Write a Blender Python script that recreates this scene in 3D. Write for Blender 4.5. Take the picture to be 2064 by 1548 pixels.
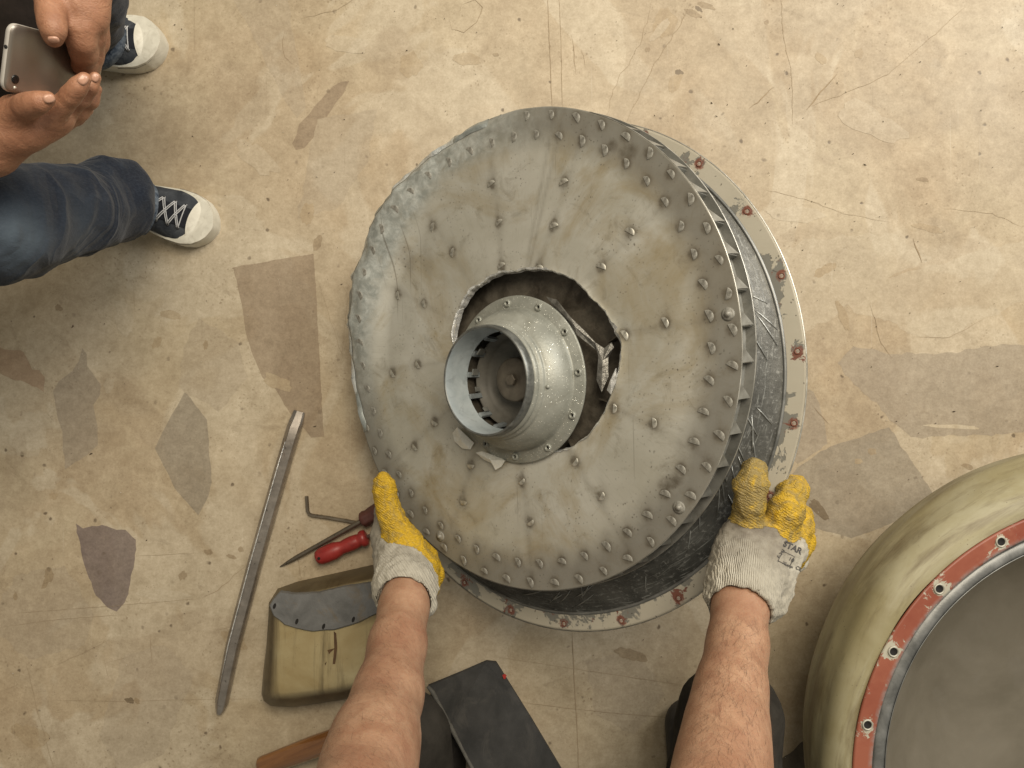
import bpy, bmesh, math, random
import numpy as np
from mathutils import Vector, Matrix, noise as mnoise
from mathutils.bvhtree import BVHTree

S = bpy.context.scene
for o in list(bpy.data.objects):
    bpy.data.objects.remove(o)
COL = S.collection
random.seed(11)
RNG = np.random.default_rng(11)
PI = math.pi

# ------------------------------------------------------------------ camera, light, exposure
HFOV = math.radians(67.0)
CAM_H = 1.48
FPX = 1032.0 / math.tan(HFOV / 2)          # focal length in pixels of the photograph (2064 x 1548)
cd = bpy.data.cameras.new('camera')
cd.sensor_fit = 'HORIZONTAL'
cd.angle = HFOV
cd.clip_start = 0.02
cd.clip_end = 100
cam = bpy.data.objects.new('camera', cd)
cam.location = (0, 0, CAM_H)
COL.objects.link(cam)
S.camera = cam

W = bpy.data.worlds.new('World')
S.world = W
W.use_nodes = True
bg = W.node_tree.nodes['Background']
bg.inputs[0].default_value = (1.0, 0.94, 0.80, 1)
bg.inputs[1].default_value = 0.26

def area(name, loc, target, size, power, col):
    ld = bpy.data.lights.new(name, 'AREA')
    ld.shape = 'RECTANGLE'
    ld.size, ld.size_y = size
    ld.energy = power
    ld.color = col
    o = bpy.data.objects.new(name, ld)
    o.location = loc
    o.rotation_euler = (Vector(target) - Vector(loc)).to_track_quat('-Z', 'Y').to_euler()
    COL.objects.link(o)
    return o
area('hall_ceiling_lamp', (0.45, 1.35, 3.0), (0.2, 0.3, 0), (1.6, 1.6), 96, (1.0, 0.89, 0.72))
area('hall_window_light', (2.4, 1.9, 2.2), (0.4, 0.2, 0.1), (1.4, 1.4), 82, (1.0, 0.985, 0.95))

vs = S.view_settings
vs.view_transform = 'Standard'
vs.look = 'None'
vs.exposure = 0.0
vs.gamma = 1.0
vs.use_curve_mapping = False
S.render.engine = 'CYCLES'
S.cycles.use_denoising = True
S.cycles.max_bounces = 8

# ------------------------------------------------------------------ helpers
def P(px, py, z=0.0):
    """world point at height z lying on the sight line of photograph pixel (px, py)"""
    d = CAM_H - z
    return Vector(((px - 1032) / FPX * d, (774 - py) / FPX * d, z))

def RP(r, z):
    return r * (CAM_H - z) / FPX

def tag(o, label=None, cat=None, group=None, kind=None):
    if label: o['label'] = label
    if cat: o['category'] = cat
    if group: o['group'] = group
    if kind: o['kind'] = kind
    return o

def empty(name, loc=(0, 0, 0), mat=None):
    o = bpy.data.objects.new(name, None)
    o.empty_display_size = 0.05
    COL.objects.link(o)
    if mat is not None: o.matrix_world = mat
    else: o.location = loc
    return o

def mk(name, verts, faces, mat, parent=None, smooth=True, loc=None, attrs=None):
    me = bpy.data.meshes.new(name)
    v = np.asarray(verts, dtype=float)
    if loc is not None: v = v - np.asarray(loc, dtype=float)
    me.from_pydata(v.tolist(), [], [tuple(int(i) for i in f) for f in faces])
    me.update()
    if smooth:
        me.polygons.foreach_set('use_smooth', [True] * len(me.polygons))
    if attrs:
        for k, a in attrs.items():
            at = me.attributes.new(k, 'FLOAT', 'POINT')
            at.data.foreach_set('value', np.asarray(a, dtype=np.float32))
    me.materials.append(mat)
    o = bpy.data.objects.new(name, me)
    COL.objects.link(o)
    if parent is not None: o.parent = parent
    if loc is not None: o.location = loc
    return o

def inst(name, me, parent, matrix):
    o = bpy.data.objects.new(name, me)
    COL.objects.link(o)
    o.parent = parent
    o.matrix_local = matrix
    return o

def autosmooth(o, ang=40):
    me = o.data
    bm = bmesh.new(); bm.from_mesh(me)
    bmesh.ops.recalc_face_normals(bm, faces=bm.faces)
    for e in bm.edges:
        e.smooth = not (len(e.link_faces) == 2 and e.calc_face_angle(0) > math.radians(ang))
    bm.to_mesh(me); bm.free()
    return o

def fixn(o):
    bm = bmesh.new(); bm.from_mesh(o.data)
    bmesh.ops.recalc_face_normals(bm, faces=bm.faces)
    bm.to_mesh(o.data); bm.free()
    return o

def lathe(prof, n=96, a0=0.0, a1=2 * PI, closed=False):
    """profile of (r, h) turned about the local z axis"""
    full = abs(a1 - a0 - 2 * PI) < 1e-6
    na = n if full else n + 1
    V, F = [], []
    m = len(prof)
    for i in range(na):
        t = a0 + (a1 - a0) * i / n
        c, s = math.cos(t), math.sin(t)
        for r, h in prof: V.append((r * c, r * s, h))
    for i in range(n):
        j = (i + 1) % na
        for k in range(m if closed else m - 1):
            k2 = (k + 1) % m
            F.append((i * m + k, j * m + k, j * m + k2, i * m + k2))
    return V, F

def tube(pts, rad, n=8, cap=True):
    pts = [Vector(p) for p in pts]
    if not hasattr(rad, '__len__'): rad = [rad] * len(pts)
    V, F = [], []
    T0 = (pts[1] - pts[0]).normalized()
    up = Vector((0, 0, 1)) if abs(T0.z) < .9 else Vector((1, 0, 0))
    N = T0.cross(up).normalized()
    for i, p in enumerate(pts):
        T = (pts[min(i + 1, len(pts) - 1)] - pts[max(i - 1, 0)]).normalized()
        N = (N - T * N.dot(T)).normalized()
        B = T.cross(N)
        for k in range(n):
            a = 2 * PI * k / n
            V.append(p + (N * math.cos(a) + B * math.sin(a)) * rad[i])
    for i in range(len(pts) - 1):
        for k in range(n):
            k2 = (k + 1) % n
            F.append((i * n + k, i * n + k2, (i + 1) * n + k2, (i + 1) * n + k))
    if cap:
        F.append(tuple(range(n - 1, -1, -1)))
        b = (len(pts) - 1) * n
        F.append(tuple(range(b, b + n)))
    return V, F

def prism(poly, z0, z1, bevel=0.0):
    """polygon (list of xy) extruded; optional inward bevel of the top"""
    n = len(poly)
    V = [(x, y, z0) for x, y in poly]
    if bevel > 0:
        V += [(x, y, z1 - bevel) for x, y in poly]
        cx = sum(p[0] for p in poly) / n; cy = sum(p[1] for p in poly) / n
        for x, y in poly:
            d = math.hypot(x - cx, y - cy) + 1e-9
            V.append((x - (x - cx) / d * bevel, y - (y - cy) / d * bevel, z1))
        L = 3
    else:
        V += [(x, y, z1) for x, y in poly]; L = 2
    F = [tuple(range(n - 1, -1, -1)), tuple(range((L - 1) * n, L * n))]
    for l in range(L - 1):
        for i in range(n):
            j = (i + 1) % n
            F.append((l * n + i, l * n + j, (l + 1) * n + j, (l + 1) * n + i))
    return V, F

def merge(*vf):
    V, F = [], []
    for v, f in vf:
        b = len(V); V += list(v); F += [tuple(i + b for i in q) for q in f]
    return V, F

def fbm(x, y, z, sc, oct=3):
    return mnoise.fractal(Vector((x * sc, y * sc, z * sc)), 1.0, 2.0, oct)

def smooth01(x):
    x = max(0.0, min(1.0, x)); return x * x * (3 - 2 * x)

# ---- signed-distance body builder (surface nets) -----------------------------------
def cap(a, b, ra, rb=None, k=0.006, t=0.0, flat=None, sub=False):
    return dict(a=np.array(a, float), b=np.array(b, float), ra=ra, rb=ra if rb is None else rb, k=k, t=t,
                flat=None if flat is None else (np.array(Vector(flat[0]).normalized()), flat[1]), sub=sub)

def chain(pts, rads, k=0.006, t=0.0, flat=None):
    return [cap(pts[i], pts[i + 1], rads[i], rads[i + 1], k, t, flat) for i in range(len(pts) - 1)]

def prim_d(p, X):
    ab = p['b'] - p['a']
    L = ab @ ab
    q = X - p['a']
    t = np.clip((q @ ab) / L, 0, 1) if L > 1e-12 else np.zeros(X.shape[:-1])
    q = q - t[..., None] * ab
    r = p['ra'] + (p['rb'] - p['ra']) * t
    if p['flat'] is not None:
        ax, s = p['flat']
        q = q + ((1 / s - 1) * (q @ ax))[..., None] * ax
        return (np.sqrt((q * q).sum(-1)) - r) * (0.5 + 0.5 * s)
    return np.sqrt((q * q).sum(-1)) - r

def sdf_mesh(prims, vox):
    lo = np.min([np.minimum(p['a'] - p['ra'], p['b'] - p['rb']) for p in prims if not p['sub']], 0) - 3 * vox - .01
    hi = np.max([np.maximum(p['a'] + p['ra'], p['b'] + p['rb']) for p in prims if not p['sub']], 0) + 3 * vox + .01
    n = np.ceil((hi - lo) / vox).astype(int) + 1
    D = np.full(n, 1.0, dtype=np.float32)
    ax = [lo[i] + vox * np.arange(n[i]) for i in range(3)]
    for p in prims:
        r = max(p['ra'], p['rb']) + p['k'] * 1.2 + 3 * vox
        l = np.clip(((np.minimum(p['a'], p['b']) - r - lo) / vox).astype(int), 0, n - 1)
        h = np.clip(((np.maximum(p['a'], p['b']) + r - lo) / vox).astype(int) + 2, 1, n)
        if (h <= l).any(): continue
        X = np.stack(np.meshgrid(*[ax[i][l[i]:h[i]] for i in range(3)], indexing='ij'), -1)
        d = prim_d(p, X)
        sl = tuple(slice(l[i], h[i]) for i in range(3))
        c = D[sl]; k = max(p['k'], 1e-5)
        if p['sub']:
            D[sl] = np.maximum(c, -d) + np.maximum(k - np.abs(c + d), 0) ** 2 / (4 * k)
        else:
            D[sl] = np.minimum(c, d) - np.maximum(k - np.abs(c - d), 0) ** 2 / (4 * k)
    ins = D < 0
    m = n - 1
    cnt = np.zeros(m); acc = np.zeros(tuple(m) + (3,))
    for axis in range(3):
        for u in (0, 1):
            for w in (0, 1):
                o0 = [0, 0, 0]; oth = [i for i in range(3) if i != axis]
                o0[oth[0]], o0[oth[1]] = u, w
                o1 = list(o0); o1[axis] = 1
                s0 = tuple(slice(o0[i], o0[i] + m[i]) for i in range(3))
                s1 = tuple(slice(o1[i], o1[i] + m[i]) for i in range(3))
                a, b = D[s0], D[s1]
                x = (a < 0) != (b < 0)
                tt = np.where(x, a / np.where(x, a - b, 1), 0)
                cnt += x
                for i in range(3):
                    acc[..., i] += np.where(x, o0[i] + (tt if i == axis else 0), 0)
    has = cnt > 0
    idx = np.full(m, -1, dtype=np.int64)
    idx[has] = np.arange(has.sum())
    cells = np.argwhere(has)
    V = lo + vox * (cells + acc[has] / cnt[has][:, None])
    F = []
    for axis in range(3):
        s0 = [slice(0, n[i]) for i in range(3)]; s1 = list(s0)
        s0[axis] = slice(0, n[axis] - 1); s1[axis] = slice(1, n[axis])
        a, b = ins[tuple(s0)], ins[tuple(s1)]
        E = np.argwhere(a != b)
        fl = a[tuple(E.T)]
        o1, o2 = (axis + 1) % 3, (axis + 2) % 3
        ok = (E[:, o1] > 0) & (E[:, o2] > 0) & (E[:, o1] < m[o1]) & (E[:, o2] < m[o2])
        E, fl = E[ok], fl[ok]
        q = []
        for du, dw in ((1, 1), (0, 1), (0, 0), (1, 0)):
            c = E.copy(); c[:, o1] -= du; c[:, o2] -= dw
            q.append(idx[tuple(c.T)])
        q = np.stack(q, 1)
        q[~fl] = q[~fl][:, ::-1]
        F.append(q)
    F = np.concatenate(F)
    F = F[(F >= 0).all(1)]
    return V, F

def soft_tag(prims, V, s=0.004, key='t'):
    ds = np.stack([prim_d(p, V) for p in prims if not p['sub']], 1)
    w = np.exp(-(ds - ds.min(1, keepdims=True)) / s)
    return (w * np.array([p[key] for p in prims if not p['sub']])).sum(1) / w.sum(1)

def vnormals(V, F):
    N = np.zeros_like(V)
    a, b, c, d = V[F[:, 0]], V[F[:, 1]], V[F[:, 2]], V[F[:, 3]]
    fn = np.cross(c - a, d - b)
    for i in range(4): np.add.at(N, F[:, i], fn)
    return N / (np.linalg.norm(N, axis=1, keepdims=True) + 1e-12)

def relax(V, F, it=2, lam=.5):
    n = len(V)
    for _ in range(it):
        acc = np.zeros_like(V); c = np.zeros(n)
        for i in range(4):
            a, b = F[:, i], F[:, (i + 1) % 4]
            np.add.at(acc, a, V[b]); np.add.at(c, a, 1)
            np.add.at(acc, b, V[a]); np.add.at(c, b, 1)
        V = V * (1 - lam) + lam * acc / np.maximum(c, 1)[:, None]
    return V

# ------------------------------------------------------------------ materials
class Mat:
    def __init__(s, name):
        s.m = bpy.data.materials.new(name); s.m.use_nodes = True
        s.nt = s.m.node_tree; s.N = s.nt.nodes; s.L = s.nt.links
        s.b = s.N['Principled BSDF']
        s.tc = s.N.new('ShaderNodeTexCoord')
        s.co = s.tc.outputs['Object']
    def set(s, sock, val):
        if isinstance(val, bpy.types.NodeSocket): s.L.new(val, sock)
        elif isinstance(val, (tuple, list)) and len(val) == 3 and sock.type == 'RGBA': sock.default_value = (*val, 1)
        else: sock.default_value = val
    def map(s, scale=(1, 1, 1), rot=(0, 0, 0), loc=(0, 0, 0), co=None):
        n = s.N.new('ShaderNodeMapping')
        s.L.new(co or s.co, n.inputs[0])
        n.inputs['Scale'].default_value = scale; n.inputs['Rotation'].default_value = rot; n.inputs['Location'].default_value = loc
        return n.outputs[0]
    def noise(s, scale, detail=4, rough=.55, dist=0, co=None, col=False):
        n = s.N.new('ShaderNodeTexNoise')
        s.L.new(co or s.co, n.inputs['Vector'])
        n.inputs['Scale'].default_value = scale; n.inputs['Detail'].default_value = detail
        n.inputs['Roughness'].default_value = rough; n.inputs['Distortion'].default_value = dist
        return n.outputs['Color' if col else 'Fac']
    def voro(s, scale, feat='F1', co=None, out='Distance', rnd=1.0):
        n = s.N.new('ShaderNodeTexVoronoi'); n.feature = feat
        s.L.new(co or s.co, n.inputs['Vector']); n.inputs['Scale'].default_value = scale
        n.inputs['Randomness'].default_value = rnd
        return n.outputs[out]
    def wave(s, scale, dist=0, detail=2, dscale=1, co=None, typ='BANDS', direc='X'):
        n = s.N.new('ShaderNodeTexWave'); n.wave_type = typ
        if typ == 'BANDS': n.bands_direction = direc
        s.L.new(co or s.co, n.inputs['Vector']); n.inputs['Scale'].default_value = scale
        n.inputs['Distortion'].default_value = dist; n.inputs['Detail'].default_value = detail
        n.inputs['Detail Scale'].default_value = dscale
        return n.outputs['Fac']
    def ramp(s, fac, stops, interp='LINEAR'):
        n = s.N.new('ShaderNodeValToRGB'); s.L.new(fac, n.inputs[0])
        cr = n.color_ramp; cr.interpolation = interp
        while len(cr.elements) < len(stops): cr.elements.new(0.5)
        for e, (p, c) in zip(cr.elements, stops):
            e.position = p
            e.color = (c, c, c, 1) if not isinstance(c, (tuple, list)) else (*c, 1)
        return n.outputs[0]
    def mix(s, fac, a, b, mode='MIX'):
        n = s.N.new('ShaderNodeMix'); n.data_type = 'RGBA'; n.blend_type = mode
        s.set(n.inputs[0], fac); s.set(n.inputs[6], a); s.set(n.inputs[7], b)
        return n.outputs[2]
    def math(s, op, a, b=0.0, clamp=False):
        n = s.N.new('ShaderNodeMath'); n.operation = op; n.use_clamp = clamp
        s.set(n.inputs[0], a); s.set(n.inputs[1], b)
        return n.outputs[0]
    def attr(s, name):
        n = s.N.new('ShaderNodeAttribute'); n.attribute_name = name
        return n.outputs['Fac']
    def sep(s, co=None):
        n = s.N.new('ShaderNodeSeparateXYZ'); s.L.new(co or s.co, n.inputs[0]); return n.outputs
    def comb(s, x, y, z):
        n = s.N.new('ShaderNodeCombineXYZ'); s.set(n.inputs[0], x); s.set(n.inputs[1], y); s.set(n.inputs[2], z); return n.outputs[0]
    def rand(s):
        n = s.N.new('ShaderNodeObjectInfo'); return n.outputs['Random']
    def bump(s, h, strength=.3, dist=.002, prev=None):
        n = s.N.new('ShaderNodeBump'); s.L.new(h, n.inputs['Height'])
        n.inputs['Strength'].default_value = strength; n.inputs['Distance'].default_value = dist
        if prev is not None: s.L.new(prev, n.inputs['Normal'])
        return n.outputs[0]
    def out(s, col=None, rough=None, metal=None, normal=None, spec=None, **kw):
        I = s.b.inputs
        if col is not None: s.set(I['Base Color'], col)
        if rough is not None: s.set(I['Roughness'], rough)
        if metal is not None: s.set(I['Metallic'], metal)
        if normal is not None: s.L.new(normal, I['Normal'])
        if spec is not None: s.set(I['Specular IOR Level'], spec)
        for k, v in kw.items(): s.set(I[k.replace('_', ' ')], v)
        return s.m

def m_floor(name, tint=None, tintfac=0.0):
    m = Mat(name)
    co = m.tc.outputs['Object']
    A = m.noise(1.1, 5, .6, .4)
    B = m.noise(3.2, 6, .62, .8, co=m.map(loc=(3.1, 1.7, 0)))
    col = m.mix(m.ramp(A, [(.36, 0), (.64, 1)]), (.345, .262, .165), (.42, .348, .243))
    col = m.mix(m.math('MULTIPLY', m.ramp(B, [(.42, 0), (.62, 1)]), .7), col, (.395, .325, .218))
    # worn, hard-edged film layers
    C = m.noise(1.9, 4, .55, 1.4, co=m.map(loc=(7.3, 2.2, 0), rot=(0, 0, .5)))
    col = m.mix(m.math('MULTIPLY', m.ramp(C, [(.525, 0), (.545, 1)]), .55), col, (.46, .395, .29))
    C2 = m.noise(2.7, 3, .5, 1.1, co=m.map(loc=(1.3, 9.2, 0), rot=(0, 0, 1.1)))
    col = m.mix(m.math('MULTIPLY', m.ramp(C2, [(.565, 0), (.578, 1)]), .40), col, (.325, .255, .17))
    C3 = m.noise(4.5, 3, .6, .6, co=m.map(loc=(5.3, 4.2, 0)))
    col = m.mix(m.math('MULTIPLY', m.ramp(C3, [(.55, 0), (.75, 1)]), .16), col, (.37, .25, .12))
    if tint is not None:
        tv = m.ramp(m.noise(9, 6, .7, .8, co=m.map(loc=(6, 1, 0))), [(.3, tintfac), (.72, tintfac * .82)])
        col = m.mix(tv, col, tint)
    # grain
    G = m.noise(70, 5, .7)
    col = m.mix(.26, col, m.ramp(G, [(.3, .12), (.7, .88)]), 'SOFT_LIGHT')
    G2 = m.noise(14, 6, .68, .5, co=m.map(loc=(2, 8, 0)))
    col = m.mix(.34 if tint is None else .2, col, m.ramp(G2, [(.3, .12), (.7, .88)]), 'SOFT_LIGHT')
    G3 = m.noise(230, 3, .7, co=m.map(loc=(1, 5, 0)))
    col = m.mix(.17, col, m.ramp(G3, [(.32, .1), (.68, .9)]), 'SOFT_LIGHT')
    # brown pitting specks, denser in places
    wig = m.noise(60, 2, .5, co=co, col=True)
    vco = m.mix(.012, co, wig, 'ADD')
    V = m.voro(105, co=vco)
    msk = m.ramp(m.noise(5.5, 5, .7, co=m.map(loc=(1.9, 6.4, 0))), [(.47, 0), (.66, 1)])
    sp = m.math('MULTIPLY', m.ramp(V, [(.14, 1), (.26, 0)]), msk)
    V2 = m.voro(26, co=vco)
    sp2 = m.math('MULTIPLY', m.ramp(V2, [(.06, 1), (.12, 0)]), m.ramp(m.noise(9, 3), [(.42, 0), (.55, 1)]))
    V3 = m.voro(260, co=vco)
    sp3 = m.math('MULTIPLY', m.ramp(V3, [(.12, 1), (.22, 0)]), m.ramp(m.noise(16, 5, .75, co=m.map(loc=(4.9, 3.4, 0))), [(.48, 0), (.62, 1)]))
    k = 1.0 if tint is None else .45
    col = m.mix(m.math('MULTIPLY', sp, .55 * k), col, (.15, .10, .05))
    col = m.mix(m.math('MULTIPLY', sp3, .6 * k), col, (.12, .08, .04))
    col = m.mix(m.math('MULTIPLY', sp2, .75 * k), col, (.075, .05, .028))
    # smudges
    sm = m.ramp(m.noise(7.5, 7, .75, 2.2, co=m.map(scale=(1, 1.6, 1), rot=(0, 0, .8))), [(.60, 0), (.70, 1)])
    col = m.mix(m.math('MULTIPLY', sm, .38 * k), col, (.17, .125, .075))
    # fine straight scratches
    for i, (rot, loc) in enumerate([(.1, 0), (1.25, 3), (2.2, 5)]):
        sc = m.noise(1, 2, .5, co=m.map(scale=(150, 1.7, 1), rot=(0, 0, rot), loc=(loc, loc, 0)))
        mk2 = m.ramp(m.noise(2.4, 3, .6, co=m.map(loc=(loc + 2, 1, 0))), [(.5, 0), (.65, 1)])
        col = m.mix(m.math('MULTIPLY', m.math('MULTIPLY', m.ramp(sc, [(.72, 0), (.76, 1)]), mk2), .35), col, (.14, .095, .05))
        sl = m.noise(1, 2, .5, co=m.map(scale=(190, 2.4, 1), rot=(0, 0, rot + .6), loc=(loc + 4, loc, 0)))
        col = m.mix(m.math('MULTIPLY', m.ramp(sl, [(.74, 0), (.77, 1)]), .16), col, (.6, .56, .46))
    h = m.math('ADD', m.math('MULTIPLY', G, .4), m.math('MULTIPLY', m.math('ADD', sp, sp2), -.8))
    nm = m.bump(h, .22, .0012)
    return m.out(col, m.ramp(B, [(.3, .58), (.7, .42)]), 0, nm, spec=.35)

FLOOR = m_floor('worn_concrete')
FILM = [m_floor('brown_film', (.215, .155, .10), .72), m_floor('grey_film', (.235, .20, .15), .78),
        m_floor('violet_film', (.15, .115, .105), .9), m_floor('pale_grey_film', (.285, .235, .172), .85),
        m_floor('cream_film', (.46, .40, .295), .34), m_floor('dark_oil_film', (.055, .045, .032), .93),
        m_floor('faint_grey_film', (.31, .255, .185), .42)]

def m_crack():
    m = Mat('crack_dirt')
    return m.out(m.mix(m.noise(90, 3), (.19, .135, .08), (.38, .29, .185)), .9, 0)
CRACK = m_crack()

def m_plate():
    m = Mat('dull_steel_sheet')
    x, y, z = m.sep()
    rad = m.math('SQRT', m.math('ADD', m.math('MULTIPLY', x, x), m.math('MULTIPLY', y, y)))
    ang = m.math('ARCTAN2', y, x)
    pol = m.comb(m.math('MULTIPLY', ang, 26), m.math('MULTIPLY', rad, 5), 0)
    n1 = m.noise(5, 5, .6, .5)
    n2 = m.noise(17, 6, .65, .6)
    radial = m.noise(3, 5, .7, co=pol)
    col = m.mix(m.ramp(n1, [(.35, 0), (.68, 1)]), (.415, .40, .335), (.575, .565, .505))
    tan = m.ramp(m.noise(6.5, 6, .65, 1.0, co=m.map(loc=(3.3, 1.9, 0))), [(.46, 0), (.68, 1)])
    col = m.mix(m.math('MULTIPLY', tan, .8), col, (.315, .25, .135))
    col = m.mix(m.math('MULTIPLY', m.ramp(radial, [(.54, 0), (.78, 1)]), .22), col, (.16, .135, .085))
    # dark grey soot band near the rim
    band = m.ramp(m.math('ADD', rad, m.math('MULTIPLY', m.math('SUBTRACT', n2, .5), .035)), [(.292, 0), (.332, 1)])
    col = m.mix(m.math('MULTIPLY', band, .80), col, (.205, .197, .172))
    dirt = m.math('MULTIPLY', m.attr('dirt'), m.ramp(m.noise(55, 5, .7), [(.25, .45), (.65, 1.15)]), clamp=True)
    col = m.mix(m.math('MULTIPLY', dirt, .9), col, (.075, .062, .042))
    V = m.voro(150, co=m.mix(.012, m.co, m.noise(50, 2, col=True), 'ADD'))
    sp = m.math('MULTIPLY', m.ramp(V, [(.10, 1), (.22, 0)]), m.ramp(m.noise(11, 5, .7), [(.46, 0), (.62, 1)]))
    col = m.mix(m.math('MULTIPLY', sp, .75), col, (.07, .06, .045))
    gm = m.ramp(m.noise(26, 7, .75, .8, co=m.map(loc=(8.3, 2.9, 0))), [(.54, 0), (.70, 1)])
    col = m.mix(m.math('MULTIPLY', gm, .42), col, (.15, .125, .08))
    # scraped bare rim
    scr = m.math('MULTIPLY', m.attr('scrape'), m.ramp(m.noise(38, 6, .7, 1.0), [(.3, .45), (.6, 1.2)]), clamp=True)
    col = m.mix(scr, col, m.mix(m.ramp(m.noise(60, 6, .72, .5), [(.40, 0), (.70, 1)]), (.29, .305, .28), (.56, .58, .545)))
    hair = m.math('MULTIPLY', m.ramp(m.noise(1, 2, .5, co=m.map(scale=(170, 2.5, 1), rot=(0, 0, .25))), [(.68, 0), (.73, 1)]), m.ramp(m.noise(4, 2), [(.5, 0), (.6, 1)]))
    col = m.mix(m.math('MULTIPLY', hair, .5), col, (.12, .10, .07))
    rough = m.math('ADD', m.ramp(n2, [(.3, .42), (.7, .56)]), m.math('MULTIPLY', dirt, .2))
    rough = m.math('SUBTRACT', rough, m.math('MULTIPLY', scr, .12))
    metal = m.math('SUBTRACT', .28, m.math('MULTIPLY', dirt, .5), clamp=True)
    h = m.math('ADD', m.math('MULTIPLY', m.noise(60, 5, .7), .5), m.math('MULTIPLY', scr, m.math('MULTIPLY', m.noise(90, 5, .7), .9)))
    return m.out(col, rough, metal, m.bump(h, .35, .0012))
PLATE = m_plate()

def m_simple(name, c1, c2, scale=20, rough=(.4, .6), metal=0.0, bump=.15, bdist=.001, spots=None, spec=.5, **kw):
    m = Mat(name)
    n = m.noise(scale, 6, .65, .4)
    col = m.mix(m.ramp(n, [(.35, 0), (.66, 1)]), c1, c2)
    if spots:
        sc, amt, c3 = spots
        sp = m.ramp(m.noise(sc, 6, .7, .8, co=m.map(loc=(3, 7, 1))), [(.54, 0), (.66, 1)])
        col = m.mix(m.math('MULTIPLY', sp, amt), col, c3)
    nm = m.bump(m.noise(scale * 6, 4, .65), bump, bdist) if bump else None
    return m.out(col, m.ramp(n, [(.3, rough[0]), (.7, rough[1])]), metal, nm, spec=spec, **kw)

TABM = m_simple('worn_tab_metal', (.42, .40, .33), (.64, .62, .55), 160, (.35, .55), .7, .3, .0006, (90, .5, (.09, .08, .06)))
TABD = m_simple('sooty_tab_metal', (.19, .18, .155), (.34, .33, .29), 160, (.45, .65), .3, .4, .0006, (120, .5, (.12, .11, .09)))
ALU = m_simple('torn_bright_aluminium', (.50, .50, .48), (.90, .90, .88), 130, (.18, .4), .55, .5, .0015)
EDGEM = m_simple('bright_sheet_edge', (.30, .29, .25), (.62, .60, .54), 25, (.3, .5), .7, .1)
REARM = m_simple('grey_rear_plate', (.15, .15, .135), (.27, .265, .24), 18, (.4, .6), .55, .2, .001, (25, .5, (.09, .075, .05)))
CAVM = m_simple('dark_brown_cavity_metal', (.085, .072, .055), (.21, .185, .145), 22, (.3, .6), .5, .4, .002, (30, .5, (.26, .22, .17)))

def m_liner():
    m = Mat('scored_casing_liner')
    x, y, z = m.sep()
    ang = m.math('ARCTAN2', y, x)
    rad = m.math('SQRT', m.math('ADD', m.math('MULTIPLY', x, x), m.math('MULTIPLY', y, y)))
    diag = m.comb(m.math('ADD', m.math('MULTIPLY', ang, 5.0), m.math('MULTIPLY', z, 32)), m.math('MULTIPLY', z, 170), 0)
    diag2 = m.comb(m.math('MULTIPLY', ang, 3.2), m.math('ADD', m.math('MULTIPLY', z, 260), m.math('MULTIPLY', ang, 9)), 0)
    s1 = m.noise(2.2, 5, .68, co=diag)
    s2 = m.noise(2.0, 4, .65, co=diag2)
    n = m.noise(16, 5, .65)
    g = m.noise(150, 4, .7)
    col = m.mix(m.ramp(n, [(.35, 0), (.66, 1)]), (.055, .055, .05), (.135, .135, .124))
    col = m.mix(m.ramp(s1, [(.57, 0), (.66, .7)]), col, (.24, .245, .23))
    col = m.mix(m.ramp(s2, [(.60, 0), (.67, .8)]), col, (.33, .34, .32))
    col = m.mix(m.math('MULTIPLY', m.ramp(g, [(.56, 0), (.68, 1)]), .55), col, (.36, .36, .34))
    h = m.math('ADD', m.math('MULTIPLY', s1, 1.0), m.math('MULTIPLY', g, .5))
    return m.out(col, m.ramp(g, [(.3, .36), (.7, .6)]), .45, m.bump(h, .5, .0018))
LINER = m_liner()

def m_flange():
    m = Mat('chipped_cream_paint')
    x, y, z = m.sep()
    n = m.noise(20, 5, .6)
    col = m.mix(n, (.41, .38, .30), (.50, .465, .385))
    near = m.attr('nearhole')
    chipn = m.noise(42, 6, .72, .8)
    bare = m.ramp(m.math('ADD', chipn, m.math('MULTIPLY', near, .30)), [(.675, 0), (.695, 1)])
    bare2 = m.ramp(m.math('ADD', m.noise(13, 5, .7, .5, co=m.map(loc=(2.2, 5, 0))), m.math('MULTIPLY', m.attr('inner'), .14)), [(.62, 0), (.64, 1)])
    b = m.math('MAXIMUM', bare, bare2)
    red = m.ramp(m.math('ADD', m.noise(30, 6, .7, .6, co=m.map(loc=(9, 4, 1))), m.math('MULTIPLY', near, .12)), [(.60, 0), (.64, 1)])
    redring = m.ramp(near, [(.62, 0), (.78, 1)])
    col = m.mix(b, col, (.26, .255, .225))
    col = m.mix(m.math('MULTIPLY', m.math('MAXIMUM', m.math('MULTIPLY', red, b), m.math('MULTIPLY', redring, m.ramp(m.noise(70, 4), [(.42, 0), (.55, 1)]))), .85), col, (.24, .075, .045))
    V = m.voro(95, co=m.mix(.02, m.co, m.noise(40, 2, col=True), 'ADD'))
    col = m.mix(m.math('MULTIPLY', m.ramp(V, [(.08, 1), (.15, 0)]), .8), col, (.09, .08, .06))
    h = m.math('SUBTRACT', m.math('MULTIPLY', n, .2), b)
    return m.out(col, m.math('ADD', .42, m.math('MULTIPLY', b, .1)), m.math('MULTIPLY', b, .4), m.bump(h, .4, .0006))
FLANGE = m_flange()
REDWEAR = m_simple('rusty_hole_collar', (.11, .04, .028), (.27, .11, .07), 150, (.5, .8), .2, .3, .0006)

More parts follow.
